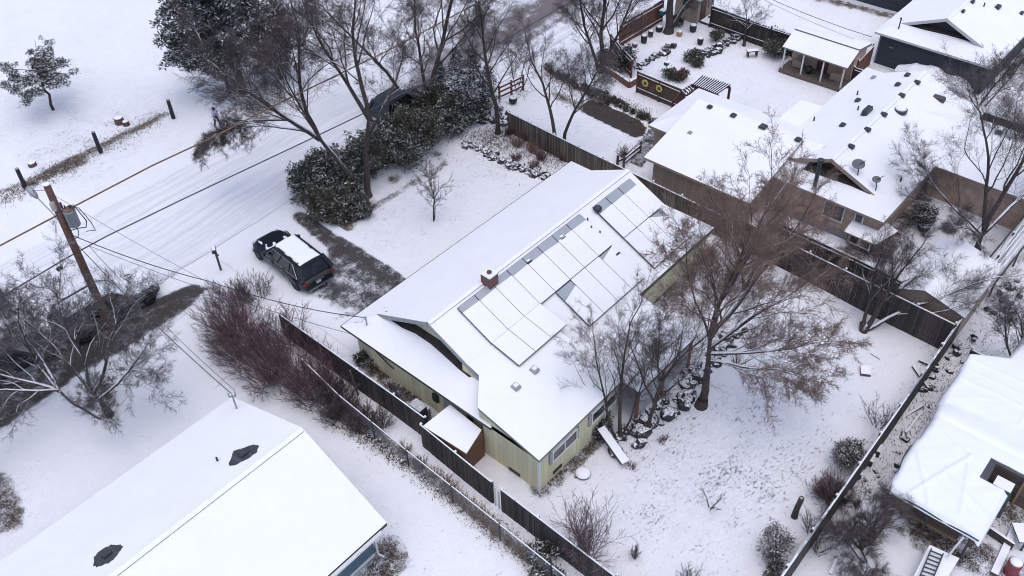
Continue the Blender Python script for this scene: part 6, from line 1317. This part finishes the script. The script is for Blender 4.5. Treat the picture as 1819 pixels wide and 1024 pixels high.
for i, (x, y, lab) in enumerate(((1558, 798, 'upper snowy box against the back fence'), (1545, 815, 'middle snowy box against the back fence'), (1525, 838, 'lower snowy box against the back fence'), (1500, 880, 'snow-topped white box below the round bushes on the back fence'))):
    a = at(x, y, .3); tag(MB().box((a.x, a.y, .25), (.55, .4, .42), .2).build('garden_box', plain('box_dark', (.06, .055, .05), .8, .3, snow=.9)), lab, 'box')
# ladder on the snowy trailer bed
a, b, c_, d_ = at(1618, 1035, .9), at(1652, 968, .9), at(1705, 992, .9), at(1672, 1045, .9); tb = empty('snowy_table', (a.x, a.y, 0), 'long snow-covered work table at the bottom right under the metal ladder', 'table'); MB().slab(orient([a, b, c_, d_]), .12).build('top', [M_ROOF, M_FASCIA_D], tb)
for q_ in (a, b, c_, d_): q2 = q_.lerp((a+c_)/2, .15); MB().bar((q2.x, q2.y, 0), (q2.x, q2.y, .8), .09).build('leg', M_FASCIA_D, tb)
l0, l1, m0, m1 = at(1628, 1040, 1.02), at(1655, 975, 1.02), at(1650, 1046, 1.02), at(1676, 984, 1.02); l = MB(); l.bar(l0, l1, .05, .08); l.bar(m0, m1, .05, .08)
lo_ = l.build('ladder', M_DKMETAL); l2 = MB()
for k in range(9): t = (k+.5)/9; l2.bar(l0.lerp(l1, t), m0.lerp(m1, t), .045, .05)
l2.build('rungs', M_DKMETAL, lo_); tag(lo_, 'metal ladder lying on the snow-covered work table at the bottom edge', 'ladder')
a, b = at(1683, 990, 1.0), at(1712, 955, 2.0); tag(MB().bar(a, b, .07).build('support_pole', M_WHITE), 'pale pole propping the front hem of the white tarpaulin', 'pole')
a = at(1794, 1018); dr = MB().lathe((a.x, a.y, 0), [(.28, 0), (.3, .25), (.28, .5), (.3, .75), (.28, .85)], 20).build('barrel', plain('red_barrel', (.22, .05, .05), .6, .25), None, True); MB().lathe((a.x, a.y, .85), [(.26, 0), (.24, .05), (.05, .08)], 18).build('snow_cap', M_SNOWCAP, dr, True); tag(dr, 'red barrel with a snowy lid near the bottom right corner', 'barrel')
a, b = at(1765, 1022, .1), at(1800, 945, .1); tag(MB().bar(a, b, .30, .3).build('timber', plain('timber', (.12, .10, .09), .8, .3, snow=.9)), 'snow-covered timber beam leading away from the red barrel', 'timber')
a, b = at(1757, 943, .25), at(1800, 972, .25); tag(MB().bar(a, b, .12, .5).build('low_wall', plain('low_wall', (.06, .05, .045), .8, .3, snow=.9)), 'low dark retaining board running from the shelter to the timber beam', 'retaining board')
a, b = at(1808, 930, .6), at(1822, 965, .6); q = MB(); q.bar(a, b, .5, .08); q.bar((a.x, a.y, 0), a, .08); q.bar((b.x, b.y, 0), b, .08); tag(q.build('bench', plain('bench_dark', (.05, .05, .055), .8, .3, snow=.9)), 'snow-covered bench at the right edge near the bottom', 'bench')
# woodpile hut
a = at(1548, 945); wh = empty('woodpile', (a.x, a.y, 0), 'stack of brown logs under a small snowy roof beside the back fence', 'woodpile'); c = [at(1530, 892, 1.0), at(1578, 905, 1.0), at(1560, 945, 1.0), at(1520, 925, 1.0)]; MB().slab(orient(c), .06).build('roof', [M_ROOF, M_FASCIA_D], wh); m = MB(); rr2 = random.Random(3)
p0, p1 = at(1555, 958), at(1580, 925)
for k in range(8):
    for z in range(5):
        q = p0.lerp(p1, k/7); m.tube([(q.x-.05, q.y, .1+z*.17+rr2.uniform(-.02, .02)), (q.x-.5+rr2.uniform(-.06, .06), q.y+.35, .1+z*.17)], .08, 7)
m.build('logs', plain('firewood', (.13, .07, .045), .9, .45, 9), wh)
for q_ in c: q2 = q_.lerp((c[0]+c[2])/2, .1); MB().bar((q2.x, q2.y, 0), (q2.x, q2.y, .95), .07).build('post', M_DKWOOD, wh)
for i, (x0, y0, x1, y1) in enumerate(((1475, 1020, 1490, 985), (1622, 650, 1650, 690), (1600, 745, 1640, 720), (1610, 770, 1635, 735), (1510, 965, 1535, 1000), (1633, 640, 1668, 655))):
    a, b = at(x0, y0, .1), at(x1, y1, .25); tag(MB().bar(a, b, .12, .10).build('loose_plank', plain('plank', (.06, .05, .045), .8, .4, snow=.8)), 'snow-dusted loose plank among the rubble behind the back fence', 'plank', 'loose planks behind the back fence')
# garden pots and barrels
def pot(px, py, r, h_, label, mat=None, plant=False, name='plant_pot'):
    a = at(px, py); o = MB().lathe((a.x, a.y, 0), [(r*.8, 0), (r, h_*.5), (r*.95, h_*.85), (r, h_*.9), (r*.96, h_)], 16).build(name, mat or plain('barrel_black', (.03, .03, .032), .8, .3), None, True); MB().lathe((a.x, a.y, h_), [(r*.93, -.02), (r*.8, .05), (r*.2, .08)], 14).build('snow_cap', M_SNOWCAP, o, True); return tag(o, label, 'pot')
pot(1144, 76, 0.26, 0.64, 'black planter barrel in front of the cedar fence'); pot(1156, 65, 0.22, 0.48, 'smaller pot touching the black planter barrel'); pot(1171, 56, 0.29, 0.44, 'snowy tub at the foot of the cedar fence'); pot(1128, 84, 0.22, 0.32, 'low tub left of the black planter barrel', M_WOOD)
pot(1231, 56, 0.29, 0.56, 'black half barrel by the garden shed landing'); pot(1244, 78, 0.25, 0.48, 'stone urn with a snowy top in the garden', M_ROCK); pot(1207, 64, 0.25, 0.40, 'tan stump-like pot near the garden path', plain('tan_pot', (.35, .24, .14), .8, .3)); pot(912, 182, 0.32, 0.40, 'black round tub behind the red rail fence')
pot(1687, 408, 0.40, 0.28, 'dark round tyre lying in the stucco house yard', M_TYRE, name='old_tyre'); pot(1640, 408, 0.36, 0.32, 'dark round planter by the wall of the stucco house')
a = at(1338, 87, .6); wbm = empty('garden_bench', (a.x, a.y, 0), 'small dark bench by the far fence of the garden', 'bench'); MB().box((a.x, a.y, .45), (.9, .4, .08), -.7).build('seat', plain('bench_seat', (.03, .03, .035), .8, .3, snow=.8), wbm)
for k in (-.35, .35): MB().box((a.x+k*math.cos(-.7), a.y+k*math.sin(-.7), .22), (.08, .36, .44), -.7).build('leg', M_BLACK, wbm)
# bird feeder
a = at(1181, 150); bf = empty('bird_feeder', (a.x, a.y, 0), 'small green bird feeder on a thin pole behind the sunflower fence', 'bird feeder'); h_ = 1.9; MB().tube([(a.x, a.y, 0), (a.x, a.y, 2.4)], .03, 6).build('pole', M_BLACK, bf); MB().box((a.x, a.y, 1.75), (.3, .3, .3)).build('feeder_box', plain('feeder_green', (.02, .10, .08), .6, .2), bf); MB().box((a.x, a.y, 1.95), (.44, .44, .1), top=.4).build('snow_cap', M_SNOWCAP, bf)
a = at(1178, 22, 1.2); b2 = empty('bird_box', (a.x, a.y, a.z), 'teal bird box hanging in the thick tree by the garden shed', 'bird box'); MB().box((a.x, a.y, a.z), (.4, .4, .4)).build('box', plain('teal_box', (.02, .16, .17), .6, .2), b2); MB().box((a.x, a.y, a.z+.24), (.5, .5, .1), top=.5).build('snow_cap', M_SNOWCAP, b2)
a = at(1187, 170, .6); tag(MB().lathe((a.x, a.y, .9), [(.05, 0), (.22, .1), (.22, .25), (.05, .35)], 14).build('white_globe', M_WHITE, None, True), 'white round ornament at the right end of the sunflower fence', 'ornament')
# tarpaulin mound beside the slate house
tm = empty('tarp_mound', (62.5, 17, 0), 'pale crumpled tarpaulin over a long boat-like mound beside the slate-blue house', 'tarpaulin'); c0, c1 = at(1592, 128), at(1725, 172); dd_ = c1-c0; L_ = dd_.length; dn = dd_.normalized(); nn = Vector((-dn.y, dn.x, 0)); V = []; nu, nv = 40, 14
for i in range(nu):
    for j in range(nv):
        u = i/(nu-1); v = j/(nv-1)*2-1; hh_ = 1.7*(math.sin(math.pi*(.08+.86*u))**.6)*(.75+.35*noise.noise(Vector((u*4, 0, 2)))); p = c0+dn*(L_*u)+nn*(v*1.15*(math.sin(math.pi*(.08+.86*u))**.5)); z = hh_*math.sqrt(max(0, 1-abs(v)**1.6))+.13*noise.noise(Vector((u*14, v*3, 5))); V.append((p.x, p.y, max(0, z)))
m = MB(); m.add(V, [(i*nv+j, (i+1)*nv+j, (i+1)*nv+j+1, i*nv+j+1) for i in range(nu-1) for j in range(nv-1)]); m.build('tarpaulin', plain('grey_tarp', (.40, .40, .43), .6, .2, 2, snow=.55, snow_n=.3), tm, True)
# ------------------------------------------------------------ the walking person
def person(px, py, label):
    a = at(px, py); root = empty('person', (a.x, a.y, 0), label, 'person'); s = 1.74/1.74; rt, up = Vector(RT), Vector(UP)
    fwd = (rt*.7-up*.5).normalized(); sd_ = Vector((-fwd.y, fwd.x, 0)); Z = Vector((0, 0, 1))
    J = {}; E_ = []
    def j(n_, p, r, par=None): J[n_] = (len(J), p, r); E_.append((J[par][0], J[n_][0])) if par else None
    j('pelvis', Z*.95, .15); j('waist', Z*1.08, .13, 'pelvis'); j('chest', Z*1.30, .155, 'waist'); j('neckb', Z*1.46, .075, 'chest'); j('neck', Z*1.53+fwd*.01, .055, 'neckb'); j('head', Z*1.62+fwd*.03, .092, 'neck'); j('crown', Z*1.71+fwd*.02, .075, 'head')
    for s_, k, st in ((1, 'l', .22), (-1, 'r', -.2)):
        j('hip'+k, Z*.90+sd_*.09*s_, .10, 'pelvis'); j('knee'+k, Z*.50+sd_*.10*s_+fwd*(st*.6), .062, 'hip'+k); j('ankle'+k, Z*.10+sd_*.10*s_+fwd*(st-.05), .042, 'knee'+k); j('toe'+k, Z*.04+sd_*.11*s_+fwd*(st+.16), .038, 'ankle'+k)
        j('sh'+k, Z*1.42+sd_*.18*s_, .062, 'neckb'); j('elb'+k, Z*1.14+sd_*.25*s_-fwd*(st*.3), .045, 'sh'+k); j('wr'+k, Z*.95+sd_*.22*s_+fwd*(.16-st*.3), .028, 'elb'+k); j('palm'+k, Z*.88+sd_*.21*s_+fwd*(.21-st*.3), .032, 'wr'+k)
        pb_ = J['palm'+k][1]
        for f in range(4):
            off = (fwd*.6-Z)*.3; q1 = pb_+off*.12+fwd*(f-1.5)*.018; q2 = q1+(-Z*.05+fwd*.012); j('f%d%s' % (f, k), q1, .009, 'palm'+k); j('g%d%s' % (f, k), q2+(-Z*.005*f), .008, 'f%d%s' % (f, k))
        j('t'+k, pb_+fwd*.035-Z*.01, .010, 'wr'+k); j('u'+k, pb_+fwd*.05-Z*.045, .008, 't'+k)
    def skinned(nm, names, mat, grow_=0.0, par=root):
        idx = {n_: i for i, n_ in enumerate(names)}; inv = {v[0]: k_ for k_, v in J.items()}; me = bpy.data.meshes.new(nm); me.from_pydata([tuple(J[n_][1]) for n_ in names], [(idx[inv[x]], idx[inv[y]]) for x, y in E_ if inv[x] in idx and inv[y] in idx], [])
        o = bpy.data.objects.new(nm, me); sc.collection.objects.link(o); o.parent = par; sk_ = o.modifiers.new('skin', 'SKIN')
        for i, n_ in enumerate(names): r = J[n_][2]+grow_; me.skin_vertices[0].data[i].radius = (r, r)
        me.skin_vertices[0].data[0].use_root = True; sb_ = o.modifiers.new('sub', 'SUBSURF'); sb_.levels = sb_.render_levels = 1; me.materials.append(mat); return o
    M_SKIN = plain('skin', (.45, .27, .20), .6, .1); skinned('body', list(J), M_SKIN)
    skinned('jacket', ['waist', 'chest', 'neckb', 'shl', 'elbl', 'wrl', 'shr', 'elbr', 'wrr'], plain('jacket_lilac', (.38, .42, .58), .8, .15), .022)
    skinned('trousers', ['pelvis', 'waist', 'hipl', 'kneel', 'anklel', 'hipr', 'kneer', 'ankler'], plain('trousers_dark', (.03, .035, .05), .9, .2), .014)
    hp_ = J['head'][1]; h = MB(); h.lathe((hp_.x-fwd.x*.03, hp_.y-fwd.y*.03, hp_.z-.16), [(.05, 0), (.10, .06), (.118, .14), (.115, .20), (.08, .26), (.02, .275)], 14); h.build('hair', plain('hair_dark', (.03, .018, .012), .8, .2), None, True).parent = root
    fc = MB(); c = hp_+fwd*.115; fc.box(tuple(c-Z*.0), (.03, .03, .04)); fc.box(tuple(c+Z*.03+sd_*.035-fwd*.012), (.016, .016, .012)); fc.box(tuple(c+Z*.03-sd_*.035-fwd*.012), (.016, .016, .012)); fc.box(tuple(c-Z*.045-fwd*.01), (.02, .03, .01)); fc.build('face', plain('face_dark', (.25, .12, .09), .7), None).parent = root
person(389, 228, 'person in a pale lilac jacket and dark trousers walking on the far shoulder')
